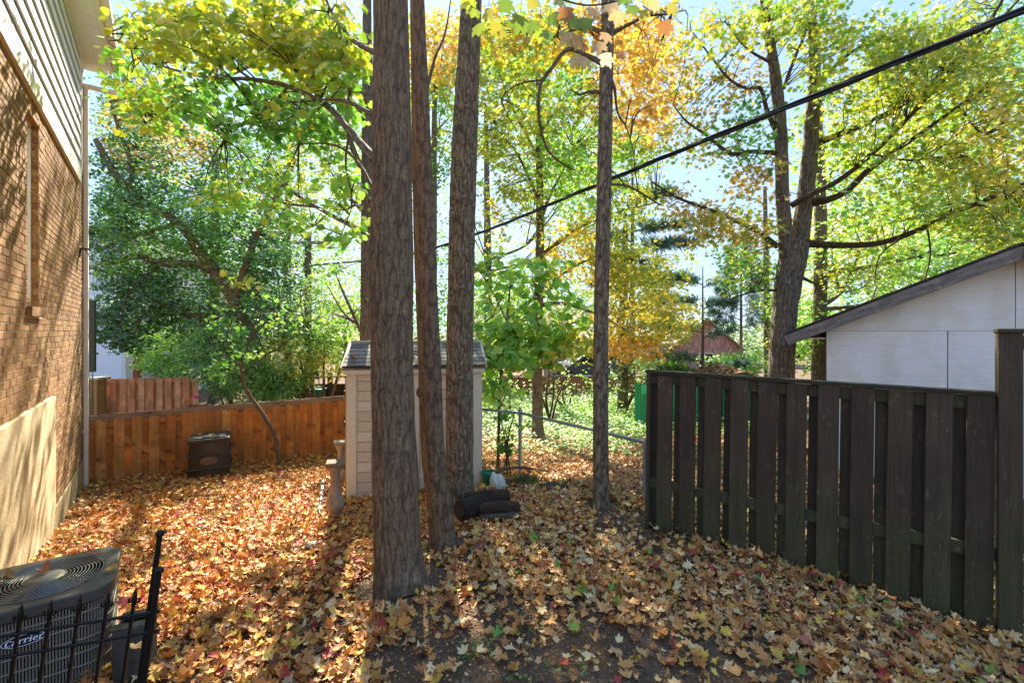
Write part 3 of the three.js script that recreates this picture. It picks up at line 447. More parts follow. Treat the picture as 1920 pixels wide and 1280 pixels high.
  for (const [i, [px, py, s, lab]] of [[712, 1100, .05, 'small grey stone at the foot of the thickest trunk'], [590, 1032, .11, 'flat grey stone among leaves between shed and thickest trunk'], [1095, 1052, .05, 'small pale stone on the bare soil before the dark fence']].entries()) { const [X, D] = onGround(px, py); const g = new THREE.IcosahedronGeometry(s, 2), p = g.attributes.position; for (let k = 0; k < p.count; k++) { const q = 1 + .5 * (fbm(p.getX(k) * 20 + i, p.getY(k) * 20 + p.getZ(k) * 9, 0, 0, 79, 2) - .5); p.setXYZ(k, p.getX(k) * q, p.getY(k) * q * .5, p.getZ(k) * q * .8); } g.computeVertexNormals(); solo('ground_stone', lab, 'stone', g.translate(...V(X, gh(X, D) + s * .2, D).toArray()), M.concrete); }
  // sticks on the ground
  const st = [[[480, 1262], [505, 1248], [530, 1238], [592, 1222], 'long grey stick lying across the sunlit leaves at the near edge', .013], [[560, 1195], [600, 1180], [660, 1155], [735, 1142], 'dark root-like stick running to the thickest trunk', .02], [[1105, 945], [1118, 948], [1140, 940], [1165, 952], 'short dark stick beside the slim trunk base', .012]];
  for (const s of st) { const pts = s.slice(0, 4).map(([x, y]) => { const [X, D] = onGround(x, y); return V(X, gh(X, D) + .03, D); }); solo('fallen_stick', s[4], 'stick', tube(pts, [s[5], s[5] * .9, s[5] * .7, s[5] * .4], 7), M.limb); }
}
// ---------------------------------------------------------------- cables and poles
{
  const c = thing('overhead_cable', 'thick black twisted overhead service cable sloping across the yard', 'cable', P(890, 440, 8.3));
  const pts = [P(578, 498, 14.6), P(760, 478, 10.4), P(890, 440, 8.3), P(1127, 343, 5.55), P(1500, 191, 3.65), P(1920, 20, 2.6), P(2500, -216, 1.9)].map(p => p.sub(c.position)), cv = new THREE.CatmullRomCurve3(pts, false, 'centripetal');
  for (let s = 0; s < 3; s++) { const q = []; for (let i = 0; i <= 160; i++) { const a = s * 2.094 + i * .32, p = cv.getPointAt(i / 160); q.push(p.add(new THREE.Vector3(0, Math.cos(a) * .015, Math.sin(a) * .015))); } part('strand', new THREE.TubeGeometry(new THREE.CatmullRomCurve3(q), 320, s ? .0125 : .009, 7), M.cable, c); }
  const u = thing('utility_pole', 'grey wooden utility pole among the shrubs behind the cedar fence', 'utility pole', P(577, 720, 14.8)); const b = P(577, 760, 14.8), t = P(577, 440, 14.8);
  part('pole', tube([b, t].map(p => p.sub(u.position)), [.13, .1], 14, 6), mat({ map: T.greywood, color: 0xb8b0a0 }), u); part('crossarm', box(1.2, .09, .09, 0, 0, 0).translate(...P(577, 455, 14.7).sub(u.position).toArray()), M.greywood, u);
  solo('utility_wire', 'thin wire strung level between the shrubs from the utility pole', 'wire', tube([P(150, 496, 17), P(440, 511, 15.2), P(577, 508, 14.6), P(690, 519, 13), P(900, 525, 13)], [.008, .008], 5, 40), M.cable);
  solo('utility_wire', 'lower thin wire running behind the thick trunk towards the pines', 'wire', tube([P(577, 520, 14.6), P(800, 560, 15), P(1000, 548, 16), P(1300, 560, 18)], [.008, .008], 5, 40), M.cable);
}
// ---------------------------------------------------------------- neighbours' things behind the fences
{
  const w = thing('white_house', 'pale blue-grey sided neighbour house beyond the pale board fence', 'house', V(-19.5, -.6, 19));
  const yb = 0, L = 3.6; part('wall', box(L, 6.5, 5, L / 2, 3.2, -2.6), M.siding, w);
  const rows = []; for (let k = 0; k < 40; k++) { const g = box(L - .15, .165, .014, 0, 0, 0); g.rotateX(-.09).translate((L - .15) / 2, .1 + k * .16, -.085); rows.push(g); } part('siding', rows, mat({ color: 0xdfe6ee, roughness: .6 }), w, 'stuff');
  part('corner_trim', box(.17, 6.5, .05, L - .07, 3.2, -.085), M.siding, w);
  const rf = box(L + .8, .12, 6.2, L / 2, 6.6, -2.6); part('roof', rf, M.shingleDark, w);
  part('wing', box(2.6, 5.8, 4, L + 1.6, 2.8, -3.4), M.siding, w); part('wing_trim', box(.16, 5.8, .05, L + .42, 2.8, -1.38), M.siding, w);
  const p = thing('brown_post', 'reddish brown wooden post standing beside the white neighbour house', 'post', P(257, 730, 17.4)); part('post', rbox(.2, 3.6, .2, .02, 0, 1.6, 0), mat({ map: T.pinkwood, color: 0xc09a84 }), p);
  const q = thing('brick_pillar', 'short tan brick pillar at the end of the pale board fence', 'pillar', P(180, 785, 12.6)); const br = []; for (let r = 0; r < 16; r++) for (let k = 0; k < 2; k++) br.push(box(.145, .058, .3, (k - .5) * .152, .034 + r * .0667, (r % 2) * .004)); part('shaft', br, M.bricks[4], q, 'stuff'); part('core', box(.28, 1.06, .28, 0, .53, 0), M.mortar, q); part('cap', rbox(.42, .07, .4, .01, .02, 1.1, 0), M.concrete, q);
  const s = thing('green_screen', 'tall dark green garden screen panel just past the house corner', 'screen', P(173, 785, 9.2)); part('panel', rbox(.11, 1.42, .05, .008, 0, 1.64, 0), mat({ color: 0x2d352a, roughness: .7 }), s); for (const [x, a] of [[-.03, .03], [.0, -.02], [.035, .02]]) part('stake', cyl(.008, .008, 1.0, 6, 0, .46, 0).rotateZ(a).translate(x, 0, .02), mat({ color: 0x4c5a44 }), s);
  const pl = thing('planter', 'brown wooden planter box with a pink flower above the cedar fence', 'planter', P(384, 782, 12)); for (let k = 0; k < 3; k++) part('board', box(.62, .095, .03, 0, .06 + k * .1, .16, k * .3), M.pinkwood[1], pl); for (const x of [-.31, .31]) part('end_board', box(.03, .3, .32, x, .16, 0), M.pinkwood[0], pl); part('soil', box(.58, .02, .28, 0, .28, 0), M.soil, pl); part('rim', box(.68, .03, .06, 0, .325, .17), mat({ map: T.pinkwood, color: 0x8a6a58 }), pl);
  const fl = thing('pink_flower', 'small clump of pink flowers in the planter', 'flower', P(368, 750, 12)); part('stem', tube([new THREE.Vector3(0, -.1, 0), new THREE.Vector3(.01, .06, 0)], [.006, .004], 5, 2), mat({ color: 0x3f6a2c }), fl); for (let k = 0; k < 7; k++) part('petal', new THREE.SphereGeometry(.045, 8, 6).scale(1, .5, 1).translate(Math.cos(k) * .05, .06 + (k % 3) * .03, Math.sin(k) * .04), mat({ color: 0xd66a9a }), fl);
  const tb = thing('teal_tub', 'teal plastic tub before the brown panel fence', 'tub', P(596, 760, 12.9), .1); part('body', new THREE.CylinderGeometry(.26, .22, .44, 4, 1).rotateY(Math.PI / 4).translate(0, .22, 0), mat({ color: 0x1e6a68, roughness: .4 }), tb); part('rim', rbox(.4, .04, .4, .01, 0, .45, 0), mat({ color: 0x2a8480, roughness: .4 }), tb); 
  const tn = thing('tarp_screen', 'dark blue net screen hung on white poles behind the brown panel fence', 'screen', P(592, 760, 15)); for (const x of [-.33, .1]) part('pole', cyl(.02, .02, 1.9, 8, x, .9, 0), whitePaint(0xe0e0e0), tn); { const g = new THREE.PlaneGeometry(.43, .9, 16, 6), p_ = g.attributes.position; for (let i = 0; i < p_.count; i++) p_.setZ(i, .03 * Math.sin(p_.getX(i) * 40)); g.computeVertexNormals(); part('net', g.translate(-.115, 1.3, 0), mat({ color: 0x2c3550, side: THREE.DoubleSide }), tn); }
  const tw = thing('tan_board_fence', 'low tan board fence at the far end of the wild garden', 'fence', V(-1.6, -.72, 19.5)); const g = boardSet(.3, .68, .03); for (let i = 0; i < 26; i++) { const o = part('board', g[i % 4], mat({ map: T.pinkwood, color: i % 3 ? 0xd8c4a0 : 0xc8b490 }), tw); o.position.set(.15 + i * .306, rr(-.02, .02), 0); } part('cap_rail', box(8, .04, .1, 4, .72, 0), M.greywood, tw);
  // parked car, mostly hidden
  const c = thing('parked_car', 'grey parked car half hidden behind the tan board fence', 'car', V(4.0, -.75, 24.5), .25);
  const side = new THREE.Shape(); side.moveTo(-2.1, .28); side.lineTo(-2.15, .7); side.bezierCurveTo(-2.1, .86, -1.3, .9, -1.1, .95); side.lineTo(1.55, .98); side.bezierCurveTo(2, .96, 2.12, .9, 2.12, .6); side.lineTo(2.08, .28); side.lineTo(-2.1, .28);
  const cab = new THREE.Shape(); cab.moveTo(-1.15, .94); cab.lineTo(-.45, 1.42); cab.quadraticCurveTo(.3, 1.5, 1.05, 1.42); cab.lineTo(1.6, .97); cab.lineTo(-1.15, .94);
  const carP = mat({ color: 0x4a525c, roughness: .3, metalness: .3 }), gl = mat({ color: 0x1c2634, roughness: .1 });
  part('body', new THREE.ExtrudeGeometry(side, { depth: 1.7, bevelEnabled: true, bevelSize: .05, bevelThickness: .05 }).translate(0, 0, -.85), carP, c); part('cabin', new THREE.ExtrudeGeometry(cab, { depth: 1.3, bevelEnabled: true, bevelSize: .05, bevelThickness: .1 }).translate(0, 0, -.65), carP, c);
  for (const z of [.76, -.79]) for (const [x0, x1, t0, t1] of [[-.85, .1, -.42, .1], [.18, 1.3, .18, 1.0]]) { const s_ = new THREE.Shape(); s_.moveTo(x0, 1.0); s_.lineTo(x1, 1.0); s_.lineTo(t1, 1.36); s_.lineTo(t0, 1.36); part('window', new THREE.ExtrudeGeometry(s_, { depth: .02, bevelEnabled: false }).translate(0, 0, z), gl, c); }
  for (const x of [-1.35, 1.35]) for (const z of [-.82, .82]) { const w_ = part('wheel', new THREE.CylinderGeometry(.32, .32, .2, 24).rotateX(Math.PI / 2).translate(x, .32, z), M.black, c); part('rim', new THREE.CylinderGeometry(.19, .19, .22, 16).rotateX(Math.PI / 2).translate(x, .32, z), M.galv, w_); }
  // red brick gabled house
  const r = thing('red_brick_house', 'red brick gabled house with a pale roof far behind the pines', 'house', V(13.4, -1.6, 32), -.25);
  const gs = new THREE.Shape(); gs.moveTo(-2.2, 0); gs.lineTo(2.2, 0); gs.lineTo(2.2, 2.3); gs.lineTo(0, 4.3); gs.lineTo(-2.2, 2.3); part('wall', new THREE.ExtrudeGeometry(gs, { depth: 8, bevelEnabled: false }).translate(0, 0, -8), mat({ map: T.brick, color: 0xc8948c }), r);
  for (const s_ of [-1, 1]) { const b = box(3.25, .1, 8.6, 0, 0, 0); b.rotateZ(-s_ * .738).translate(s_ * 1.2, 3.28, -3.9); part('roof', b, mat({ map: T.shingle, color: s_ < 0 ? 0xffffff : 0xffffff }), r); }
  const wi = part('window', [box(.9, .06, .06, 0, 1.95, .03), box(.9, .06, .06, 0, .95, .03), box(.06, 1, .06, -.45, 1.45, .03), box(.06, 1, .06, .45, 1.45, .03)], M.siding, r); part('pane', box(.84, .94, .02, 0, 1.45, .012), gl, wi);
  const wg = thing('white_roof_house', 'long low house with a bright pale roof beside the red brick gable', 'house', V(9.4, -1.6, 34), .1); part('wall', box(9, 2.6, 7, 0, 1.3, -3.5), whitePaint(0xcfcac2), wg); { const b = box(9.6, .12, 4.6, 0, 0, 0); b.rotateX(.5).translate(0, 3.6, -1.6); part('roof', b, whitePaint(0xc9c6c4), wg); const b2 = box(9.6, .12, 4.6, 0, 0, 0); b2.rotateX(-.5).translate(0, 3.6, -5.6); part('roof', b2, whitePaint(0xc9c6c4), wg); } for (const x of [-2, 1.2, 3.2]) { const f = part('window', box(1, 1.1, .06, x, 1.5, .02), M.siding, wg); part('pane', box(.84, .94, .04, x, 1.5, .05), gl, f); }
  const bh = thing('tan_bungalow', 'tan bungalow with a reddish roof far behind the slim maple', 'house', V(1.2, -.7, 36)); part('wall', box(10, 2.8, 7, 0, 1.4, -3.5), mat({ color: 0xb6a48e }), bh); for (const s_ of [1, -1]) { const b = box(10.6, .12, 4.4, 0, 0, 0); b.rotateX(s_ * .42).translate(0, 3.55, -3.5 + s_ * 1.95); part('roof', b, mat({ map: T.shingle, color: 0xb07a66 }), bh); } for (const x of [-3.5, -.8, 2.4]) { const f = part('window', box(1.2, 1.2, .06, x, 1.6, .02), M.siding, bh); part('pane', box(1.04, 1.04, .04, x, 1.6, .05), gl, f); }
  // green metal shed with leaf-covered roof
  const gd = thing('green_shed', 'green metal garden shed with a low leaf covered gable roof behind the dark fence', 'shed', V(4.62, -.5, 11.2), -.12);
  const gm = mat({ color: 0x2c8c66, roughness: .5, metalness: .1 }); const cor = (w, h) => { const n = Math.round(w / .014), g = new THREE.PlaneGeometry(w, h, n, 1), p_ = g.attributes.position; for (let i = 0; i < p_.count; i++) p_.setZ(i, .012 * Math.sin(p_.getX(i) * 2 * Math.PI / .08)); g.computeVertexNormals(); return g; };
  const w2 = 1.75, hh = 1.05; for (let k = 0; k < 4; k++) part('wall_panel', cor(w2 / 4 - .01, hh).translate(w2 / 4 * (k + .5), hh / 2, 0), gm, gd); part('side_panel', cor(2.2, hh).rotateY(-Math.PI / 2).translate(0, hh / 2, -1.1), gm, gd); part('side_panel', cor(2.2, hh).rotateY(Math.PI / 2).translate(w2, hh / 2, -1.1), gm, gd); part('back_panel', cor(w2, hh).translate(w2 / 2, hh / 2, -2.2), gm, gd);
  const tri = new THREE.Shape(); tri.moveTo(0, hh + .012); tri.lineTo(w2, hh + .012); tri.lineTo(w2 / 2, hh + .36); part('gable_panel', new THREE.ExtrudeGeometry(tri, { depth: .02, bevelEnabled: false }), gm, gd);
  for (const s_ of [-1, 1]) { const a = Math.atan(.36 / (w2 / 2)), b = box(w2 / 2 / Math.cos(a) + .1, .04, 2.6, 0, 0, 0); b.rotateZ(-s_ * a).translate(w2 / 2 + s_ * (w2 / 4 + .05), hh + .18, -1.1); part('roof', b, mat({ color: 0x6e5c44 }), gd); }
  const gf = thing('green_fence', 'green corrugated metal panel fence at the end of the dark fence', 'fence', V(2.98, -.5, 11.3), -.12); for (let k = 0; k < 3; k++) part('panel', cor(.55, 1.12).translate(.28 + k * .56, .56, 0), mat({ color: k ? 0x2f9a70 : 0x35a078, roughness: .5 }), gf);
  part('torn_sheet', (() => { const g = new THREE.PlaneGeometry(.3, .22, 10, 8), p_ = g.attributes.position; for (let i = 0; i < p_.count; i++) p_.setXYZ(i, p_.getX(i), p_.getY(i) - Math.abs(p_.getX(i)) * .2, .03 * fbm(p_.getX(i) * 20 + 7, p_.getY(i) * 20 + 7, 0, 0, 91, 2)); g.computeVertexNormals(); return g.translate(.3, 1.0, .03); })(), new THREE.MeshStandardMaterial({ color: 0x4ccfa0, roughness: .3, side: THREE.DoubleSide }), gf);
}

// ---------------------------------------------------------------- leaves
const HALF_FINE = [[0, 1], [10, .8], [16, .78], [27, .55], [39, .78], [50, .98], [60, .77], [72, .7], [84, .52], [99, .64], [113, .72], [130, .54], [158, .42], [180, .34]];
const HALF_LOW = [[0, 1], [27, .56], [50, .97], [83, .54], [112, .7], [180, .34]];
const HALF_ROUND = [[0, 1], [32, .82], [70, .84], [112, .8], [150, .7], [180, .42]];
const HALF_SLIM = [[0, 1], [20, .5], [70, .22], [120, .3], [160, .7], [180, 1]];
function leafGeo(half, curl = 0, ring = false, seed = 1) {
  const o = []; for (const [a, r] of half) o.push([a, r]); for (let i = half.length - 2; i > 0; i--) o.push([360 - half[i][0], half[i][1]]);
  const n = o.length, pos = [], col = [], uv = [], idx = [], q = mulberry(seed), wob = o.map(() => 1 + (q() - .5) * ((seed / 13 | 0) === 2 || (seed / 13 | 0) === 5 ? .75 : .2)), c1 = (q() - .5) * curl, c2 = (q() - .3) * curl, c3 = q() * 6, fold = [0, .12, .5, -.4, .28, .62, -.2][(seed / 13) | 0] ?? 0;
  const put = (a, r, sh) => { const x = Math.sin(a * Math.PI / 180) * r * .53, y = Math.cos(a * Math.PI / 180) * r * .53, z = curl ? curl * x * x * 1.4 + fold * Math.abs(x) + .05 * Math.sin(a * .14 + c3 * 2) * r * r + c1 * y * y * 2.2 + c2 * y * Math.abs(y) + curl * .1 * Math.sin(a * .0523 + c3) * r * r : -Math.abs(x) * .22 - y * y * .18; pos.push(x, y, z); uv.push(x + .5, y + .5); col.push(sh, sh, sh); };
  put(0, 0, .82); if (ring) o.forEach(([a, r], i) => put(a, r * wob[i] * .55, 1)); o.forEach(([a, r], i) => put(a, r * wob[i], ring ? .84 : 1));
  for (let i = 0; i < n; i++) { const j = (i + 1) % n; if (ring) idx.push(0, 1 + j, 1 + i, 1 + i, 1 + j, 1 + n + i, 1 + j, 1 + n + j, 1 + n + i); else idx.push(0, 1 + j, 1 + i); }
  const g = new THREE.BufferGeometry(); g.setAttribute('position', new THREE.Float32BufferAttribute(pos, 3)); g.setAttribute('uv', new THREE.Float32BufferAttribute(uv, 2)); g.setAttribute('color', new THREE.Float32BufferAttribute(col, 3)); g.setIndex(idx); g.computeVertexNormals(); return g;
}
const G = { maple: leafGeo(HALF_LOW), round: leafGeo(HALF_ROUND), fine: leafGeo(HALF_FINE), slim: leafGeo(HALF_SLIM) };
{ const b = []; for (let i = 0; i < 12; i++) { const g = new THREE.PlaneGeometry(.05, .5); g.translate(0, .25, 0).rotateX((i % 4) * .35 - .5).rotateZ((i / 11 - .5) * 2.4); b.push(g); } G.needles = mergeGeometries(b); }
const PAL = {
  YG: [0xa8b434, 0xb9be3c, 0x93a930, 0xcdbf44, 0x80a02e, 0xb4b030], Y: [0xd8c040, 0xccb238, 0xe0c852, 0xbcb83c, 0xd0ac36], O: [0xd4a850, 0xdab458, 0xd09a4c, 0xdcbc58, 0xd2ae60],
  G: [0x5a8e36, 0x6b9e3a, 0x7cae40, 0x508432, 0x88b244], DG: [0x3f702c, 0x4a7e32, 0x366428, 0x588a3a, 0x447248, 0x3c682e], BG: [0x7fb23a, 0x93c244, 0xa9c84c, 0x70a434, 0xb8c850], Z: [0xc2a24e, 0xb8964a, 0xc8ac5c, 0xa8a044],
  PINE: [0x4c7458, 0x5a8262, 0x3f6650, 0x6a8c66], PALE: [0x9fb878, 0xb0c488, 0x8aa868, 0xc4cc90],
};
const LIN = {}; const lin = h => LIN[h] ??= new THREE.Color(h);
// openings in the canopy, as seen from the sun: [height, x0, d0, x1, d1, radius, share of leaves missing]
const GAPS = [[2, -.6, 7.4, .9, 7.6, .9, .85], [-.1, -3.1, 5.9, -2.35, 2.3, .62, 1], [-.1, -2.3, 5.2, -1.75, 3.0, .22, 1], [-.5, -4.6, 7.2, -2.6, 7.6, .5, .7], [-.4, .3, 8.5, 2.6, 13, 2.6, .9], [-.4, -1, 13, 3, 17, 2.5, .75], [0, .75, 3.0, 1.15, 4.3, .14, .9], [-.3, -4.5, 5.8, -3.4, 4.4, .4, .8], [1.6, -2, 6.4, -.4, 6.7, .4, .6], [.6, -1.9, 2.4, -1.6, 2.2, .3, .8]];
for (const [t, r] of [[.5, .14], [1.5, .16], [2.3, .14], [3.2, .2], [4.1, .16], [4.7, .2]]) for (let k = 0; k < 8; k++) GAPS.push([-.2 + k * .75, HC[0] + HD[0] * t + .04 * k, HC[1] + HD[1] * t, HC[0] + HD[0] * (t + .12), HC[1] + HD[1] * (t + .12), r, .9]);
function gapped(p) {
  for (const [h, x0, d0, x1, d1, r, k] of GAPS) { const t = (p.y - h) / S.y; if (t < 0) continue; const X = p.x - S.x * t, D = -(p.z - S.z * t), ex = x1 - x0, ed = d1 - d0, u = clamp(((X - x0) * ex + (D - d0) * ed) / (ex * ex + ed * ed), 0, 1); if (Math.hypot(X - x0 - ex * u, D - d0 - ed * u) < r * (.3 + 1.25 * pn(X * 2.6 + 50, D * 2.6 + 50, 0, 0, 3)) && R() < k) return true; } return false;
}
const UPV = new THREE.Vector3(0, 1, 0);
function leafMatrix(p, tip, nrm, s) { const x = new THREE.Vector3().crossVectors(tip, nrm).normalize(), z = new THREE.Vector3().crossVectors(x, tip).normalize(); return new THREE.Matrix4().makeBasis(x.multiplyScalar(s), tip.clone().multiplyScalar(s), z.multiplyScalar(s)).setPosition(p); }
function instanced(name, geo, m, mats, cols, parent) { const o = new THREE.InstancedMesh(geo, m, mats.length); mats.forEach((x, i) => { o.setMatrixAt(i, x); o.setColorAt(i, cols[i]); }); o.name = parent === scene ? numbered(name) : name; o.userData.kind = 'stuff'; shadow(o); parent.add(o); return o; }
const inv = new THREE.Matrix4();
// foliage of one plant: clumps of flat leaf sprays, each spray tied to the nearest limb by a twig
function crown(tree, clumps, o = {}) {
  const { mul = 3.4, shape = 'maple', size = .11, leaves = 14, rad = [.2, .42], flat = .5, twigs = true, name = 'crown' } = o;
  const mats = [], cols = [], tw = [], org = tree.position, limb = tree.userData_limbs || [];
  for (const [px, py, D, rx, ry, dr, n, ...pals] of clumps) for (let k = 0; k < n * mul; k++) {
    let a, b, c; do { a = rr(-1, 1); b = rr(-1, 1); c = rr(-1, 1); } while (a * a + b * b + c * c > 1);
    const d = D + c * dr, q = P(px + a * rx, py + b * ry, d); if (q.y < gh(q.x, -q.z) + .1) continue; if (houseSide(q.x, -q.z) < .15 && -q.z < 9) continue;
    const pal = PAL[pals.length > 1 ? (pn(q.x * .8 + 20, q.y * .8 + 20 + q.z, 0, 0, 12) + rr(-.2, .2) < .5 ? pals[0] : pals[1]) : pals[0]], cr = rr(...rad), tilt = new THREE.Vector3(rr(-.45, .45), 1, rr(-.45, .45)).normalize(), bright = rr(.8, 1.15); let kept = 0;
    for (let i = 0; i < leaves; i++) {
      const an = R() * 6.283, r = cr * Math.sqrt(R()), off = new THREE.Vector3(Math.cos(an) * r, rr(-.5, .5) * cr * flat, Math.sin(an) * r); off.y -= (off.x * tilt.x + off.z * tilt.z) / tilt.y;
      const p = q.clone().add(off); if (gapped(p)) continue; kept++;
      const tip = new THREE.Vector3(off.x + rr(-.12, .12), rr(-.32, .02), off.z + rr(-.12, .12)).normalize(), nr = tilt.clone().add(new THREE.Vector3(rr(-.75, .75), 0, rr(-.75, .75))).normalize();
      mats.push(leafMatrix(p.sub(org), tip, nr, size * rr(.65, 1.2))); cols.push(lin(pick(pal)).clone().multiplyScalar(1.25 * bright * rr(.85, 1.12)));
    }
    if (kept > 3 && twigs && limb.length) { let best = null, bd = 1e9; for (let s = 0; s < limb.length; s++) { const e = limb[s].distanceToSquared(q); if (e < bd) { bd = e; best = limb[s]; } } if (bd < 4 && R() < .75 / Math.sqrt(mul)) { const A = best.clone().sub(org), B = q.clone().sub(org), m = A.clone().lerp(B, .5).add(new THREE.Vector3(rr(-.1, .1), .04 + .12 * Math.sqrt(bd) * R(), rr(-.1, .1))); tw.push(tube([A, m, B], [.009, .006, .003], 4, 5)); } }
  }
  if (tw.length) part('twigs', tw, M.twig, tree, 'stuff');
  return mats.length ? instanced(name, G[shape], M.leaf, mats, cols, tree) : null;
}
// one limb from photo pixels [x, y, distance, half width in pixels]
function limb(tree, name, pts, m, n = 8, disp = null, rows = 0) {
  const w = pts.map(p => P(p[0], p[1], p[2])), o = part(name, tube(w.map(p => p.clone().sub(tree.position)), pts.map(p => p[3] * p[2] / F), n, rows || (pts.length - 1) * 5, disp), m, tree);
  const L = tree.userData_limbs ??= []; const cv = new THREE.CatmullRomCurve3(w); for (let i = 0; i <= 14; i++) L.push(cv.getPoint(i / 14)); return o;
}
const furrow = (K, amp, s, fy = 2.4) => (u, l, t, r) => { const w = fbm(u * 6, l * 2, 6, 0, s, 3) * 2.2, a = 1 - Math.abs(2 * pn(u * K + w, l * fy, K, 0, s + 7) - 1), b = 1 - Math.abs(2 * pn(u * K * 2 + w, l * fy * 3, K * 2, 0, s + 8) - 1), h = (fbm(u * 3, l * 1.2, 3, 0, s + 2, 3) - .5) * r * .16; return h - amp * (a * a * a * .8 + b * b * .35) + amp * .4; };
const flare = (f, h, amp) => (u, l, t, r) => f(u, l, t, r) + amp * Math.exp(-l / h) * (.7 + .6 * Math.abs(Math.sin(u * 9.4 + 1)));
const treeAt = (name, label, px, py, D, group) => thing(name, label, 'tree', P(px, py, D), 0, group);

// ---------------------------------------------------------------- the four bare trunks in the yard
const t1 = treeAt('maple_tree', 'thickest furrowed trunk before the shed, its long leafy limb reaching to the house', 752, 1098, 3.53);
limb(t1, 'trunk', [[752, 1102, 3.5, 43], [748, 1050, 3.53, 43], [742, 920, 3.53, 41], [735, 640, 3.53, 39.5], [735, 300, 3.53, 37], [732, 0, 3.53, 32], [725, -500, 3.53, 26], [718, -1300, 3.6, 17]], M.bark, 112, flare(furrow(34, .0055, 5, 3.4), .13, .042), 330);
limb(t1, 'branch', [[703, 300, 3.55, 9], [655, 245, 4.0, 6.5], [610, 197, 4.5, 5.2], [540, 162, 4.9, 4.2], [470, 148, 5.2, 3.4], [400, 146, 5.4, 2.7], [330, 132, 5.5, 2.2], [270, 110, 5.6, 1.7], [235, 85, 5.6, 1.2], [196, 64, 5.6, .7]], M.barkFine, 8);
for (const b of [[[470, 148, 5.2, 2.6], [420, 110, 5.2, 2], [395, 75, 5.1, 1.5], [372, 38, 5, 1]], [[328, 140, 5.5, 1.8], [322, 190, 5.6, 1.4], [300, 215, 5.6, 1], [272, 232, 5.6, .6]], [[705, 100, 3.6, 6], [655, 70, 4.2, 4], [625, 30, 4.6, 3], [600, -30, 5, 2]], [[700, 215, 3.6, 5], [640, 188, 4.1, 3.2], [560, 190, 4.7, 2], [470, 195, 5, 1]], [[540, 162, 4.9, 2.5], [500, 205, 5.1, 1.8], [455, 232, 5.2, 1.1], [420, 262, 5.2, .6]], [[610, 197, 4.5, 2.5], [560, 140, 4.8, 2], [520, 80, 4.9, 1.5], [500, 20, 5, 1]], [[702, 360, 3.6, 4.5], [668, 300, 4, 3], [620, 270, 4.5, 2], [560, 270, 4.8, 1.1]], [[655, 245, 4, 2.6], [648, 310, 4.3, 1.8], [660, 380, 4.5, 1.2], [640, 440, 4.6, .6]]]) limb(t1, 'branch', b, M.barkFine, 6);
crown(t1, [[330, 60, 5.3, 130, 75, 1.1, 46, 'YG', 'YG'], [470, 60, 5.1, 130, 70, 1, 42, 'YG', 'YG'], [590, 80, 4.9, 90, 80, .8, 30, 'YG', 'YG'], [300, 190, 5.6, 85, 60, .7, 22, 'YG', 'BG'], [430, 195, 5.3, 120, 55, .7, 24, 'YG', 'G'], [560, 225, 5, 90, 60, .7, 18, 'YG', 'G'], [645, 160, 4.7, 40, 70, .5, 9, 'YG', 'BG'], [640, 380, 4.6, 40, 80, .4, 6, 'YG', 'BG'], [245, 140, 5.6, 40, 60, .4, 8, 'YG', 'BG'], [455, 350, 5.4, 110, 50, .5, 7, 'BG'], [440, 535, 5.2, 25, 12, .3, 2, 'YG', 'BG'], [560, 420, 5, 50, 40, .4, 4, 'BG']], { mul: 1.9, shape: 'round', size: .098, leaves: 12, rad: [.16, .34] });
const t2 = treeAt('maple_tree', 'middle leaning trunk with a small burl pressed close behind the thickest trunk', 828, 1020, 4.18);
limb(t2, 'trunk', [[829, 1024, 4.16, 23], [825, 960, 4.18, 23], [812, 850, 4.18, 22], [804, 650, 4.18, 20.5], [793.5, 400, 4.18, 18.5], [788, 200, 4.18, 16.5], [782, 0, 4.18, 13], [772, -500, 4.2, 9]], M.bark, 72, flare(furrow(24, .004, 15, 3.6), .12, .03), 260);
{ const b = new THREE.IcosahedronGeometry(.035, 3); b.scale(.8, 1.3, .8).translate(...P(786, 735, 4.12).sub(t2.position).toArray()); part('burl', b, M.bark, t2); }
limb(t2, 'branch', [[795, 190, 4.2, 4], [815, 110, 4.6, 2.6], [835, 60, 5, 1.8], [845, 0, 5.2, 1]], M.barkFine, 6);
const t3 = treeAt('maple_tree', 'straight flaky-barked trunk rising beside the log pile at the shed corner', 862, 945, 5.25);
limb(t3, 'trunk', [[862, 950, 5.25, 28], [862, 900, 5.25, 27], [862, 700, 5.25, 25], [866, 450, 5.25, 24], [874, 200, 5.25, 23], [884, 0, 5.25, 19], [902, -500, 5.25, 14]], M.barkFine, 80, flare(furrow(30, .01, 25, 5), .12, .04), 260);
const t4 = treeAt('maple_tree', 'slim smooth trunk standing alone between the shed and the dark fence', 1127, 952, 5.07);
limb(t4, 'trunk', [[1127, 956, 5.07, 16], [1127, 900, 5.07, 15], [1127, 640, 5.07, 14], [1133, 340, 5.07, 13.5], [1138, 100, 5.07, 12.5], [1140, 0, 5.07, 12], [1150, -500, 5.07, 8]], M.barkFine, 56, flare(furrow(14, .004, 35, 6), .07, .02), 220);
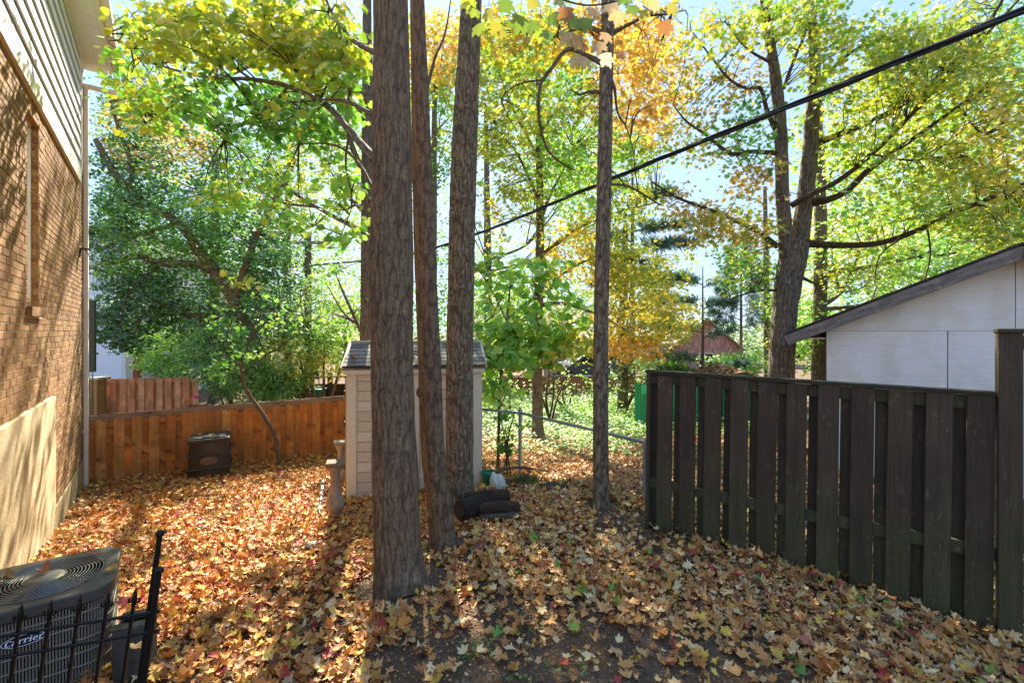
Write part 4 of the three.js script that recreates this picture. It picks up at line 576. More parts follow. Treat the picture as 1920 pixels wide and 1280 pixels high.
for (const b of [[[1130, 118, 5.05, 6], [1100, 104, 5, 4.5], [1066, 92, 5, 4], [1036, 126, 5, 3.6], [1014, 158, 5, 3.2], [1010, 205, 5, 3], [1016, 250, 5.1, 2.6], [1030, 285, 5.2, 2], [1060, 310, 5.3, 1.4], [1085, 322, 5.4, .8]], [[1014, 150, 5, 2], [980, 155, 5.2, 1.6], [955, 168, 5.4, 1.2], [940, 185, 5.5, .8]], [[1142, 66, 5.05, 5], [1175, 48, 5, 3.4], [1215, 30, 5, 2.6], [1260, 26, 5, 1.6]], [[1128, 60, 5.1, 5], [1095, 50, 5.3, 3], [1040, 68, 5.5, 2], [990, 60, 5.6, 1.2]], [[1124, 172, 5.05, 4], [1105, 172, 5, 2.6], [1086, 178, 5, 2]], [[1146, 150, 5.05, 4], [1152, 165, 5, 3], [1158, 210, 5.1, 2], [1175, 240, 5.3, 1.2], [1190, 290, 5.5, .7]], [[1140, 345, 5.1, 3], [1180, 350, 6, 2.2], [1240, 385, 7, 1.4]]]) limb(t4, 'branch', b, M.barkFine, 7);
crown(t4, [[980, 70, 5.8, 130, 60, .9, 26, 'Y', 'YG'], [1080, 60, 5.8, 110, 60, .9, 22, 'Y', 'O'], [1200, 70, 5.7, 90, 70, .8, 22, 'Y', 'O'], [920, 60, 6, 60, 60, .7, 12, 'Y', 'YG'], [1040, 210, 5.8, 90, 90, .7, 14, 'YG'], [1200, 190, 6, 50, 80, .6, 10, 'O']], { mul: 2, size: .1, leaves: 12 });

// big maple leaves hanging into the top of the view
{
  const b = thing('hanging_maple_branch', 'thin twig with large near maple leaves hanging into the top of the view', 'branch', P(1040, -60, 2.1));
  limb(b, 'twig', [[860, -80, 2.2, 2.4], [900, -30, 2.1, 2], [1000, -18, 2.1, 2], [1100, 10, 2.1, 1.6], [1190, -5, 2.1, 1.4], [1300, -20, 2.1, 1]], M.twig, 5);
  const sp = [[890, 20, 34, 'a'], [896, 50, 40, 'a'], [880, -5, 40, 'a'], [915, 22, 36, 'b'], [928, 48, 34, 'b'], [950, 6, 44, 'g'], [976, 40, 50, 'g'], [996, 44, 44, 'g'], [1015, 60, 40, 'a'], [1028, 62, 36, 'g'], [1040, 30, 44, 'g'], [1000, 0, 40, 'b'], [1062, 20, 42, 'o'], [1075, 36, 40, 'g'], [1097, 40, 42, 'g'], [1066, 66, 46, 'p'], [1112, 18, 34, 'p'], [1085, 74, 38, 'p'], [1078, 110, 38, 'p'], [1098, 112, 40, 'p'], [1146, 8, 44, 'p'], [1160, 26, 44, 'p'], [1138, 66, 36, 'p'], [1124, 84, 40, 'p'], [1138, 106, 42, 'w'], [1164, 100, 34, 'o'], [1188, 14, 40, 'g'], [1230, 4, 36, 'p'], [1248, 46, 42, 'o'], [1210, 24, 34, 'b'], [1262, 12, 36, 'b'], [940, 60, 30, 'b'], [1050, 2, 34, 'b'], [1172, -6, 38, 'g'], [870, 6, 30, 'b']];
  const pm = {}; for (const [k, c] of Object.entries({ a: 0xb8c838, b: 0xb4a83a, g: 0x7f9a30, o: 0xb07a40, p: 0xd2b27c, w: 0xe4d2b0 })) pm[k] = leafM({ color: c, transmission: .5 });
  for (const [x, y, s, c] of sp) { const D = rr(1.95, 2.35), p = P(x, y, D).sub(b.position), o = part('leaf', G.fine, pm[c], b); o.matrixAutoUpdate = true; const m = leafMatrix(p, new THREE.Vector3(rr(-.5, .5), -1, rr(-.3, .5)).normalize(), new THREE.Vector3(rr(-.5, .5), .35, 1).normalize(), s * 1.05 * D / F); m.decompose(o.position, o.quaternion, o.scale); const A = P(x, y, D).add(new THREE.Vector3(0, s * .3 * D / F, 0)).sub(b.position); part('leaf_stalk', tube([A, A.clone().add(new THREE.Vector3(rr(-.03, .03), .09, -.01))], [.0012, .001], 4, 1), M.twig, b); }
}

// ---------------------------------------------------------------- slim maple and the bright sapling beyond the chain link fence
const t5 = treeAt('maple_tree', 'slim dark-trunked maple with yellow and orange leaves beyond the chain link fence', 1008, 820, 10.4);
limb(t5, 'trunk', [[1008, 824, 10.4, 13], [1008, 790, 10.4, 10.5], [1008, 640, 10.4, 9], [1012, 480, 10.4, 8], [1012, 350, 10.4, 7], [1010, 200, 10.4, 5], [1006, 50, 10.4, 3.5]], M.barkGrey, 28, flare(furrow(12, .012, 45), .12, .04), 80);
for (const b of [[[1018, 572, 10.4, 4.5], [1035, 568, 10.3, 4], [1070, 572, 10.1, 3.4], [1110, 585, 9.9, 2.8], [1160, 610, 9.8, 2], [1220, 650, 9.7, 1.2]], [[1012, 420, 10.4, 4], [1030, 370, 10.3, 3], [1050, 330, 10.2, 2.2], [1075, 280, 10, 1.4]], [[1012, 380, 10.4, 3.5], [990, 330, 10.2, 2.6], [965, 280, 10, 1.8], [930, 240, 10, 1]], [[1011, 250, 10.4, 3.5], [1060, 190, 10.5, 2.4], [1120, 150, 10.6, 1.6], [1190, 130, 10.6, 1]], [[1012, 480, 10.4, 3.5], [1080, 430, 10.4, 2.6], [1150, 400, 10.5, 2], [1230, 380, 10.5, 1.2]], [[1010, 620, 10.4, 3], [985, 625, 10, 2.2], [950, 632, 9.6, 1.4], [900, 650, 9.4, .8]], [[1015, 560, 10.4, 3], [1060, 510, 10.2, 2.2], [1130, 480, 10, 1.6], [1200, 490, 10, 1]], [[1012, 300, 10.4, 3], [960, 200, 10.3, 2.2], [930, 120, 10.3, 1.2]]]) limb(t5, 'branch', b, M.barkFine, 6);
crown(t5, [[1000, 130, 10.2, 130, 120, 1.8, 85, 'YG', 'BG'], [1200, 160, 10.5, 105, 140, 1.6, 80, 'Y', 'O'], [990, 300, 10.3, 100, 110, 1.6, 60, 'YG', 'BG'], [1130, 330, 10.4, 120, 110, 1.6, 70, 'YG', 'BG'], [945, 400, 10, 70, 70, 1.1, 26, 'YG', 'O'], [1090, 470, 10.2, 120, 70, 1.4, 56, 'YG', 'Y'], [1200, 510, 10, 90, 60, 1.2, 36, 'YG', 'Y'], [1200, 610, 9.8, 95, 42, 1, 30, 'YG', 'Y'], [1090, 630, 9.8, 80, 40, .8, 18, 'YG', 'Y'], [1180, 655, 9.7, 90, 26, .7, 16, 'Y', 'O'], [890, 200, 10.5, 70, 160, 1, 30, 'YG', 'BG']], { size: .115 });
const sp5 = treeAt('maple_sapling', 'thin green-leaved sapling growing against the chain link fence beside the shed', 933, 890, 7.25);
limb(sp5, 'trunk', [[933, 896, 7.25, 3.4], [935, 820, 7.25, 3], [937, 740, 7.3, 2.8], [943, 660, 7.4, 2.5], [950, 600, 7.5, 2.1], [956, 540, 7.5, 1.5]], M.barkFine, 8);
for (const b of [[[943, 660, 7.4, 1.8], [985, 625, 7.5, 1.4], [1050, 612, 7.6, .9]], [[950, 600, 7.5, 1.6], [1000, 560, 7.6, 1.1], [1070, 560, 7.6, .7]], [[940, 700, 7.35, 1.6], [905, 650, 7.5, 1.1], [890, 610, 7.7, .7]], [[937, 760, 7.3, 1.4], [980, 700, 7.4, 1], [1030, 690, 7.5, .6]], [[950, 600, 7.5, 1.5], [920, 540, 7.6, 1], [900, 510, 7.7, .7]]]) limb(sp5, 'branch', b, M.barkFine, 5);
crown(sp5, [[970, 520, 7.6, 90, 45, .7, 26, 'BG', 'YG'], [1020, 590, 7.5, 90, 45, .7, 34, 'BG'], [930, 600, 7.6, 60, 50, .7, 24, 'BG'], [1050, 640, 7.6, 75, 45, .6, 20, 'BG', 'YG'], [945, 670, 7.4, 50, 40, .6, 14, 'BG'], [930, 730, 7.3, 40, 20, .4, 6, 'BG']], { shape: 'round', size: .15, leaves: 11, rad: [.18, .36], mul: 2.1 });
{ const v = thing('climbing_vine', 'leafy green vine climbing the galvanized fence post', 'vine', P(962, 890, 6.85)); limb(v, 'stem', [[952, 900, 6.85, 1.8], [950, 850, 6.85, 1.6], [955, 810, 6.85, 1.4], [966, 770, 6.85, 1]], M.twig, 5); limb(v, 'stem', [[958, 890, 6.8, 1.4], [948, 830, 6.8, 1.2], [940, 790, 6.8, .8]], M.twig, 5); crown(v, [[955, 800, 6.85, 22, 28, .15, 16, 'G'], [948, 835, 6.85, 14, 22, .12, 6, 'G'], [975, 790, 6.85, 16, 16, .12, 5, 'BG']], { shape: 'round', size: .1, leaves: 9, rad: [.08, .16], name: 'leaves', mul: 1 }); }

// ---------------------------------------------------------------- forked maple behind the dark fence
const t6 = treeAt('maple_tree', 'large forked maple rising behind the dark fence beside the white garage', 1466, 860, 7.7);
limb(t6, 'trunk', [[1464, 880, 7.7, 30], [1465, 720, 7.7, 26], [1468, 620, 7.7, 25], [1478, 530, 7.7, 26], [1487, 480, 7.7, 27], [1494, 455, 7.7, 24]].map(q => [q[0], q[1], q[2], q[3] * .86]), M.barkGrey, 64, furrow(20, .02, 55), 90);
limb(t6, 'stem', [[1478, 500, 7.7, 17], [1474, 450, 7.65, 15], [1468, 380, 7.6, 13.5], [1464, 250, 7.6, 12.5], [1457, 165, 7.6, 11.5], [1446, 90, 7.6, 10], [1432, 0, 7.6, 8.5], [1415, -150, 7.6, 6]].map(q => [q[0], q[1], q[2], q[3] * .86]), M.barkGrey, 36, furrow(14, .012, 57), 80);
limb(t6, 'stem', [[1494, 500, 7.75, 19], [1502, 440, 7.8, 17.5], [1514, 340, 7.8, 16], [1522, 250, 7.8, 14.5], [1528, 130, 7.8, 11.5], [1524, 50, 7.8, 9.5], [1512, -60, 7.8, 7]].map(q => [q[0], q[1], q[2], q[3] * .86]), M.barkGrey, 36, furrow(14, .014, 59), 80);
for (const b of [[[1510, 456, 7.7, 8], [1560, 459, 7.4, 6.5], [1640, 457, 7.1, 5.8], [1700, 440, 6.9, 5.4], [1800, 395, 6.6, 4.8], [1920, 345, 6.3, 4], [2020, 300, 6.1, 3]], [[1522, 380, 7.75, 8], [1560, 372, 7.5, 6.5], [1590, 356, 7.4, 6], [1625, 322, 7.3, 5.8], [1660, 296, 7.2, 5], [1730, 248, 7, 4], [1812, 188, 6.8, 2.5]], [[1484, 385, 7.6, 6], [1520, 365, 7.4, 5], [1570, 340, 7.3, 4.6], [1640, 285, 7.1, 4], [1700, 225, 7, 3.6], [1780, 140, 6.8, 3], [1850, 65, 6.6, 2.4], [1920, -10, 6.4, 2]], [[1530, 270, 7.8, 7], [1565, 255, 7.6, 6], [1640, 225, 7.4, 5], [1710, 185, 7.2, 4.4], [1790, 115, 7, 3.6], [1850, 50, 6.8, 3], [1886, -10, 6.7, 2.4]], [[1458, 462, 7.65, 5.5], [1430, 440, 7.6, 4.6], [1390, 418, 7.6, 4], [1330, 393, 7.7, 3.4], [1270, 370, 7.8, 2.6], [1222, 340, 7.9, 1.6]], [[1456, 287, 7.6, 5], [1410, 284, 7.5, 4], [1370, 288, 7.4, 3.6], [1345, 270, 7.4, 3], [1320, 250, 7.4, 2.4], [1285, 225, 7.4, 1.8], [1262, 195, 7.5, 1]], [[1458, 250, 7.6, 5], [1438, 205, 7.6, 4], [1425, 165, 7.6, 3.4], [1400, 165, 7.6, 2.8], [1370, 150, 7.6, 2.4], [1335, 108, 7.6, 1.8], [1295, 55, 7.6, 1]], [[1470, 165, 7.6, 4], [1490, 110, 7.7, 3], [1512, 55, 7.7, 2.5], [1520, 0, 7.7, 2]], [[1536, 160, 7.8, 5], [1570, 120, 7.6, 3.4], [1610, 90, 7.5, 2.6], [1680, 60, 7.4, 1.6]], [[1450, 120, 7.6, 3], [1400, 90, 7.6, 2], [1360, 40, 7.6, 1.4]], [[1640, 290, 7.1, 2], [1700, 300, 6.9, 1.5], [1800, 290, 6.8, 1]], [[1800, 200, 6.8, 2.4], [1830, 240, 6.7, 1.6], [1850, 255, 6.6, 1]], [[1470, 545, 7.7, 3], [1420, 545, 7.6, 2], [1370, 560, 7.6, 1.2]], [[1505, 520, 7.7, 3.4], [1520, 528, 7.5, 2.6], [1532, 534, 7.4, 2], [1527, 550, 7.3, 1.4]], [[1740, 430, 6.8, 1.8], [1745, 480, 6.8, 1.4], [1730, 540, 6.8, 1]], [[1700, 440, 6.9, 1.6], [1650, 480, 6.9, 1.2], [1640, 530, 7, .8]]]) limb(t6, 'branch', b, M.limb, 8);
crown(t6, [[1335, 110, 7.8, 90, 100, 1.2, 22, 'YG', 'Z'], [1300, 260, 8, 60, 60, 1, 9, 'YG', 'Z'], [1400, 250, 7.6, 70, 80, 1.1, 14, 'YG', 'G'], [1480, 40, 7.5, 110, 60, 1.3, 34, 'YG', 'BG'], [1620, 110, 7.3, 120, 100, 1.4, 46, 'YG', 'BG'], [1780, 100, 6.9, 130, 110, 1.4, 60, 'YG'], [1890, 250, 6.6, 70, 130, 1.2, 36, 'Y', 'YG'], [1700, 260, 7.3, 130, 80, 1.3, 40, 'YG', 'BG'], [1590, 240, 7.6, 70, 70, 1, 12, 'YG'], [1810, 370, 6.8, 120, 70, 1.1, 44, 'YG', 'BG'], [1680, 390, 7.2, 90, 60, 1, 18, 'YG', 'BG'], [1370, 430, 7.6, 90, 45, 1, 20, 'Z', 'YG'], [1290, 400, 7.9, 50, 50, .8, 9, 'Z'], [1400, 515, 7.9, 60, 45, .8, 9, 'G', 'YG'], [1420, 340, 7.6, 60, 50, .8, 8, 'G', 'Z'], [1900, 430, 6.6, 50, 50, .8, 12, 'YG']], { size: .1, leaves: 13 });

// ---------------------------------------------------------------- trees farther back: [name, label, px, D, trunk half width px, top py, bark, clumps, options]
const far = [
  ['maple_tree', 'straight grey trunk behind the forked maple with bright green leaves', 1535, 11, 12.5, 100, M.barkGrey, [[1610, 480, 11.5, 120, 90, 1.8, 80, 'BG', 'YG'], [1740, 520, 12, 130, 90, 1.8, 90, 'BG'], [1545, 300, 11, 70, 110, 1.4, 26, 'YG', 'BG'], [1530, 610, 11.5, 50, 60, 1, 26, 'BG'], [1850, 440, 12, 90, 70, 1.4, 50, 'BG', 'YG']], {}],
  ['maple_tree', 'tall yellow-green tree filling the sky above the garage roof', 1790, 16, 9, 120, M.barkGrey, [[1840, 470, 15.5, 120, 120, 2.2, 120, 'BG'], [1660, 390, 16.5, 170, 140, 2.6, 150, 'BG', 'YG'], [1830, 210, 16.5, 150, 170, 2.6, 130, 'YG', 'BG'], [1660, 200, 17, 90, 90, 2, 40, 'YG'], [1900, 80, 16, 80, 100, 2, 50, 'G']], { size: .13, rad: [.3, .6], twigs: false }],
  ['maple_tree', 'rough dark trunk with a broken stub limb behind the thickest trunk', 689, 8.2, 15, -60, M.barkGrey, [[600, 150, 9, 110, 140, 1.4, 40, 'G', 'YG'], [630, 340, 8.6, 70, 110, 1.1, 26, 'G', 'BG'], [640, 540, 9, 60, 90, 1, 28, 'G', 'BG'], [500, 330, 10, 100, 100, 1.3, 36, 'G', 'YG']], { shape: 'maple', size: .115 }],
  ['maple_tree', 'orange-tinged maple showing between the branches above the dark green tree', 400, 17, 9, 60, M.barkGrey, [[330, 230, 17, 160, 120, 2, 64, 'O', 'YG'], [560, 60, 16, 140, 70, 2, 60, 'O', 'YG'], [340, 60, 17, 140, 80, 2, 60, 'YG', 'G'], [240, 180, 17, 60, 90, 1.5, 36, 'G', 'DG'], [640, 620, 17, 60, 60, 1, 26, 'O', 'YG']], { size: .13, rad: [.3, .6], twigs: false }],
  ['linden_tree', 'sunlit pale green tree between the dark maple and the thick trunks', 540, 23, 8, 250, M.barkGrey, [[480, 380, 23, 120, 110, 2.6, 80, 'YG', 'BG'], [570, 240, 22, 120, 110, 2.4, 80, 'YG', 'G'], [250, 300, 24, 90, 150, 2, 60, 'G', 'BG'], [520, 520, 23, 150, 140, 2.6, 150, 'BG', 'YG'], [630, 380, 24, 120, 180, 2.6, 120, 'YG', 'BG'], [420, 600, 24, 120, 100, 2.4, 80, 'BG']], { size: .16, rad: [.4, .8], twigs: false }],
  ['maple_tree', 'blue-green leafed tree seen between the middle and straight trunks', 812, 17, 8, 60, M.barkGrey, [[765, 230, 16, 60, 220, 1.8, 90, 'G', 'YG'], [850, 210, 18, 50, 200, 1.8, 60, 'G', 'YG'], [812, 330, 17, 60, 220, 1.8, 110, 'G', 'DG'], [830, 90, 13, 70, 80, 1.4, 34, 'O', 'Y'], [815, 600, 16, 60, 80, 1.2, 46, 'BG', 'G']], { size: .14, rad: [.3, .6], twigs: false }],
  ['maple_tree', 'sunny green tree behind the slim maple', 915, 25, 8, 200, M.barkGrey, [[915, 440, 24, 110, 180, 2.6, 150, 'BG', 'G'], [1000, 470, 25, 110, 140, 2.6, 90, 'BG', 'YG'], [1040, 400, 22, 90, 120, 2, 60, 'BG', 'YG'], [960, 520, 20, 80, 70, 1.6, 50, 'BG', 'YG'], [930, 620, 24, 90, 70, 2, 60, 'BG', 'G'], [1130, 560, 27, 100, 80, 2, 50, 'YG', 'PALE'], [930, 220, 24, 110, 140, 2.4, 80, 'YG', 'BG'], [1080, 250, 25, 90, 130, 2.2, 50, 'YG'], [1010, 580, 26, 120, 80, 2.4, 80, 'BG', 'YG'], [1100, 420, 26, 120, 120, 2.4, 60, 'YG', 'G']], { size: .17, rad: [.4, .8], twigs: false }],
  ['maple_tree', 'low golden maple with a short leaning trunk behind the slim bare trunk', 1168, 14, 10, 420, M.barkFine, [[1180, 560, 14, 90, 60, 1.4, 40, 'YG', 'Y'], [1250, 600, 13.5, 70, 50, 1.2, 28, 'YG', 'Y'], [1150, 660, 14, 60, 30, .9, 20, 'Y', 'PALE'], [1180, 690, 13.5, 60, 24, .8, 22, 'PALE']], { size: .12, twigs: false }],
  ['maple_tree', 'green tree showing low between the golden maple and the forked maple', 1440, 17, 7, 350, M.barkGrey, [[1470, 580, 17, 45, 80, 1.4, 40, 'BG', 'YG'], [1540, 640, 16, 60, 60, 1.4, 50, 'BG'], [1390, 682, 16, 70, 16, 1, 24, 'PALE', 'BG'], [1400, 480, 17, 60, 40, 1, 14, 'G']], { size: .14, rad: [.3, .55], twigs: false }],
];
for (const [name, label, px, D, hw, topY, bark, cl, o] of far) {
  const gy = HY + (CY - gh((px - 960) / F * D, D)) / D * F, t = treeAt(name, label, px, gy, D);
  limb(t, 'trunk', [[px, gy + 6, D, hw * 1.25], [px, gy - 30, D, hw], [px + rr(-4, 4), (gy + topY) / 2, D, hw * .85], [px + rr(-6, 6), topY, D, hw * .45]], bark, 20, furrow(12, .014, 60 + px % 30), 60);
  for (const c of cl) { const y0 = clamp(c[1] + rr(40, 110), topY + 30, gy - 60), mx = (px + c[0]) / 2 + rr(-10, 10), my = (y0 + c[1]) / 2 + rr(0, 20); limb(t, 'branch', [[px, y0, D, hw * .4], [mx, my, (D + c[2]) / 2, hw * .26], [c[0], c[1], c[2], hw * .12], [c[0] + (c[0] - px) * .25, c[1] - 30, c[2], hw * .05]], M.barkFine, 6);
    for (let k = 0; k < 3; k++) { const ax = c[0] + rr(-.8, .8) * c[3], ay = c[1] + rr(-.8, .6) * c[4]; limb(t, 'branch', [[mx, my, (D + c[2]) / 2, hw * .18], [(mx + ax) / 2 + rr(-8, 8), (my + ay) / 2 + rr(-4, 14), c[2], hw * .12], [ax, ay, c[2] + rr(-.5, .5), hw * .05]], M.barkFine, 5); } }
  if (px === 689) { limb(t, 'stub', [[690, 196, 8.2, 9], [672, 172, 8.0, 8], [650, 160, 7.9, 7], [636, 164, 7.9, 6.5], [628, 190, 7.9, 6]], M.barkGrey, 12, furrow(8, .02, 71), 20); limb(t, 'branch', [[690, 330, 8.2, 8], [670, 300, 8.0, 6], [650, 230, 8.0, 4], [655, 170, 8.0, 3]], M.barkFine, 7); }
  crown(t, cl, o);
}
{ // dark green maple with sweeping limbs
  const t = treeAt('maple_tree', 'dark green spreading maple with sweeping bare limbs beyond the cedar fence', 505, 780, 13.2); const D = 13;
  limb(t, 'trunk', [[512, 800, 13.2, 15], [497, 690, 13.2, 13], [472, 633, 13.1, 11.5], [435, 560, 13, 10], [400, 508, 13, 8]], M.bark, 20, furrow(12, .016, 91), 40);
  for (const b of [[[400, 508, D, 8], [388, 490, D, 7], [371, 470, D, 6.5], [352, 436, D, 6], [336, 420, D, 6], [310, 402, D, 5.5], [290, 396, D, 5], [262, 385, D, 4], [215, 365, D, 2.5]], [[405, 512, D, 6.5], [384, 500, D, 5.5], [350, 494, D, 5], [303, 494, D, 4.5], [257, 481, D, 3.6], [215, 492, D, 3], [175, 500, D, 2]], [[430, 590, D, 6], [384, 597, D, 5.5], [345, 585, D, 5], [303, 570, D, 4.4], [274, 549, D, 3.6], [232, 520, D, 2.4]], [[336, 420, D, 3.6], [290, 430, D, 3.2], [245, 445, D, 2.8], [180, 470, D, 2]], [[262, 372, 13.5, 5], [232, 345, 13.5, 5.5], [208, 315, 13.5, 5], [180, 262, 13.5, 4]], [[245, 355, 13.5, 3.4], [246, 310, 13.5, 3], [225, 250, 13.5, 2.4], [205, 190, 13.5, 1.8]], [[440, 565, D, 5], [470, 470, D, 4.4], [500, 400, D, 4], [540, 330, D, 3.4], [570, 235, D, 2.6]], [[303, 494, D, 2.6], [270, 520, 12.6, 2], [235, 560, 12.4, 1.5], [225, 620, 12.2, 1]], [[303, 570, D, 2.4], [268, 590, 12.6, 1.8], [250, 630, 12.2, 1]]]) limb(t, 'branch', b.map(q => [q[0], q[1], q[2], q[3] * 1.35]), M.bark, 9);
  crown(t, [[240, 330, 13.4, 80, 100, 1.4, 70, 'G', 'DG'], [320, 430, 13.4, 120, 100, 1.6, 110, 'DG', 'G'], [260, 560, 13.2, 95, 70, 1.3, 100, 'DG'], [400, 590, 13.8, 110, 80, 1.5, 110, 'DG', 'G'], [440, 460, 13.8, 100, 100, 1.5, 90, 'DG', 'G'], [228, 640, 12.2, 48, 26, .5, 14, 'DG'], [200, 610, 12.2, 30, 40, .5, 14, 'DG'], [300, 250, 14.2, 110, 90, 1.5, 60, 'G', 'O'], [430, 320, 14.2, 90, 90, 1.5, 56, 'G', 'DG'], [205, 440, 12.6, 40, 90, 1, 40, 'DG', 'G'], [520, 520, 13.2, 60, 90, 1.2, 50, 'G', 'DG']], { mul: 3, size: .12, leaves: 15, rad: [.25, .48] });
}
{ // pines and spruce
  const pine = (label, px, D, topY, botY, hw, arms, pal, sz) => { const gy = HY + (CY - gh((px - 960) / F * D, D)) / D * F, t = treeAt('pine_tree', label, px, gy, D); limb(t, 'trunk', [[px, gy, D, hw], [px, (gy + topY) / 2, D, hw * .7], [px, topY, D, hw * .2]], M.barkGrey, 10);
    const mats = [], cols = []; for (const [y, reach, dir, n] of arms) { const D1 = D + rr(-1, 1); limb(t, 'branch', [[px, y + 14, D, hw * .35], [px + dir * reach * .5, y + 4, (D + D1) / 2, hw * .24], [px + dir * reach, y, D1, hw * .08]], M.barkFine, 5); for (let k = 0; k < n; k++) { const u = rr(.12, 1.08), p = P(px + dir * reach * u, y + 8 * (1 - u) + rr(-13, 13) * sz * (1.1 - u * .5), D + (D1 - D) * u + rr(-1, 1) * (1.1 - u)); mats.push(leafMatrix(p.sub(t.position), new THREE.Vector3(dir * rr(.2, 1), rr(-.2, .5), rr(-.6, .6)).normalize(), new THREE.Vector3(rr(-.5, .5), 1, rr(-.5, .5)).normalize(), sz * rr(.6, 1.1))); cols.push(lin(pick(PAL[pal])).clone().multiplyScalar(rr(.75, 1.2))); } }
    instanced('crown', G.needles, M.leaf, mats, cols, t); return t; };
  pine('blue-green white pine with flat layered branches behind the golden leaves', 1186, 21, 300, 0, 6, [[360, 70, 1, 130], [345, 50, -1, 60], [420, 95, 1, 170], [455, 110, 1, 150], [440, 60, -1, 80], [520, 95, 1, 150], [560, 80, 1, 110], [530, 70, -1, 80], [600, 70, 1, 90]], 'PINE', .75);
  pine('dark feathery hemlock before the red brick gable', 1318, 14.5, 500, 0, 3.5, [[520, 50, -1, 60], [525, 55, 1, 60], [560, 70, -1, 80], [565, 60, 1, 70], [610, 80, -1, 90], [620, 50, 1, 40], [665, 90, -1, 100], [680, 80, 1, 60], [690, 90, -1, 100]], 'PINE', .42);
  const arms = []; for (let k = 0; k < 9; k++) arms.push([440 + k * 20, 14 + k * 6, 1, 40 + k * 8], [446 + k * 20, 14 + k * 6, -1, 40 + k * 8]); pine('distant grey-blue spruce above the red brick gable', 1390, 40, 420, 0, 3, arms, 'PINE', .9);
}
// ---------------------------------------------------------------- shrubs
const shrub = (label, px, D, cl, stems, o = {}) => { const gy = HY + (CY - gh((px - 960) / F * D, D)) / D * F, s = thing('shrub', label, 'shrub', P(px, gy, D)); for (let k = 0; k < stems; k++) { const c = cl[k % cl.length], ax = c[0] + rr(-.6, .6) * c[3], ay = c[1] + rr(-.6, .4) * c[4]; limb(s, 'stem', [[px + rr(-10, 10), gy + 4, D, o.w ?? 2.2], [(px + ax) / 2 + rr(-8, 8), (gy + ay) / 2, D, (o.w ?? 2.2) * .8], [ax, ay, c[2], (o.w ?? 2.2) * .35]], M.barkFine, 6); } crown(s, cl, o); return s; };
shrub('tall multi-stemmed green shrub beside the utility pole', 588, 11.6, [[600, 590, 11.6, 70, 80, .9, 64, 'G', 'BG'], [560, 670, 11.6, 70, 60, .9, 60, 'G', 'YG'], [630, 660, 11.6, 40, 50, .7, 26, 'BG', 'Y'], [520, 600, 12, 50, 60, .8, 36, 'G', 'DG']], 7, { w: 4, shape: 'slim', size: .12 });
shrub('dense dark green shrub behind the brown planter', 450, 11.6, [[450, 700, 11.6, 80, 50, .8, 90, 'DG', 'G'], [410, 660, 11.8, 70, 50, .8, 70, 'DG', 'G'], [520, 725, 11.4, 50, 30, .6, 40, 'DG', 'G']], 5, { shape: 'slim', size: .11, leaves: 18 });
shrub('sunlit light green shrub beside the white neighbour house', 300, 15.5, [[300, 650, 15.5, 55, 60, .9, 60, 'BG'], [340, 690, 15, 50, 40, .8, 40, 'BG', 'G']], 4, { size: .11 });
shrub('sunny yellow-green bushes before the tan board fence', 960, 14.5, [[955, 735, 14.5, 60, 45, .9, 60, 'BG', 'PALE'], [910, 725, 15, 40, 50, .8, 36, 'BG', 'YG']], 5, { size: .1, shape: 'round', twigs: false });
shrub('low bright bush between the slim maple and the slim trunk', 1065, 15, [[1065, 725, 15, 75, 42, 1, 70, 'BG', 'PALE'], [1060, 760, 13.5, 60, 26, .9, 40, 'BG', 'PALE']], 5, { size: .1, shape: 'round', twigs: false });
shrub('bright bush beside the green metal shed', 1160, 14, [[1165, 735, 14, 55, 50, .9, 60, 'BG', 'PALE'], [1230, 690, 14.5, 60, 26, .9, 40, 'PALE', 'BG'], [1175, 790, 12.5, 40, 24, .7, 24, 'BG']], 4, { size: .1, shape: 'round', twigs: false });
{ const s = thing('bare_shrub', 'bare branching shrub with pale stems in the sunny wild garden', 'shrub', P(1030, 790, 12.6)); for (const b of [[[1030, 790, 12.6, 2.6], [1024, 740, 12.6, 2.2], [1030, 700, 12.6, 1.4], [1026, 670, 12.6, .8]], [[1034, 790, 12.6, 2.4], [1046, 745, 12.6, 1.8], [1062, 715, 12.6, 1.2], [1086, 690, 12.6, .7]], [[1030, 788, 12.6, 2.2], [1038, 740, 12.6, 1.8], [1038, 700, 12.6, 1.4], [1044, 690, 12.6, .7]], [[1028, 780, 12.6, 2], [1016, 740, 12.6, 1.4], [1012, 715, 12.6, .8]], [[1030, 705, 12.6, 1], [1050, 695, 12.6, .8], [1070, 700, 12.6, .5]]]) limb(s, 'stem', b, M.limb, 5); crown(s, [[1070, 690, 12.7, 30, 14, .3, 4, 'BG']], { mul: 1, size: .07, leaves: 5 }); }
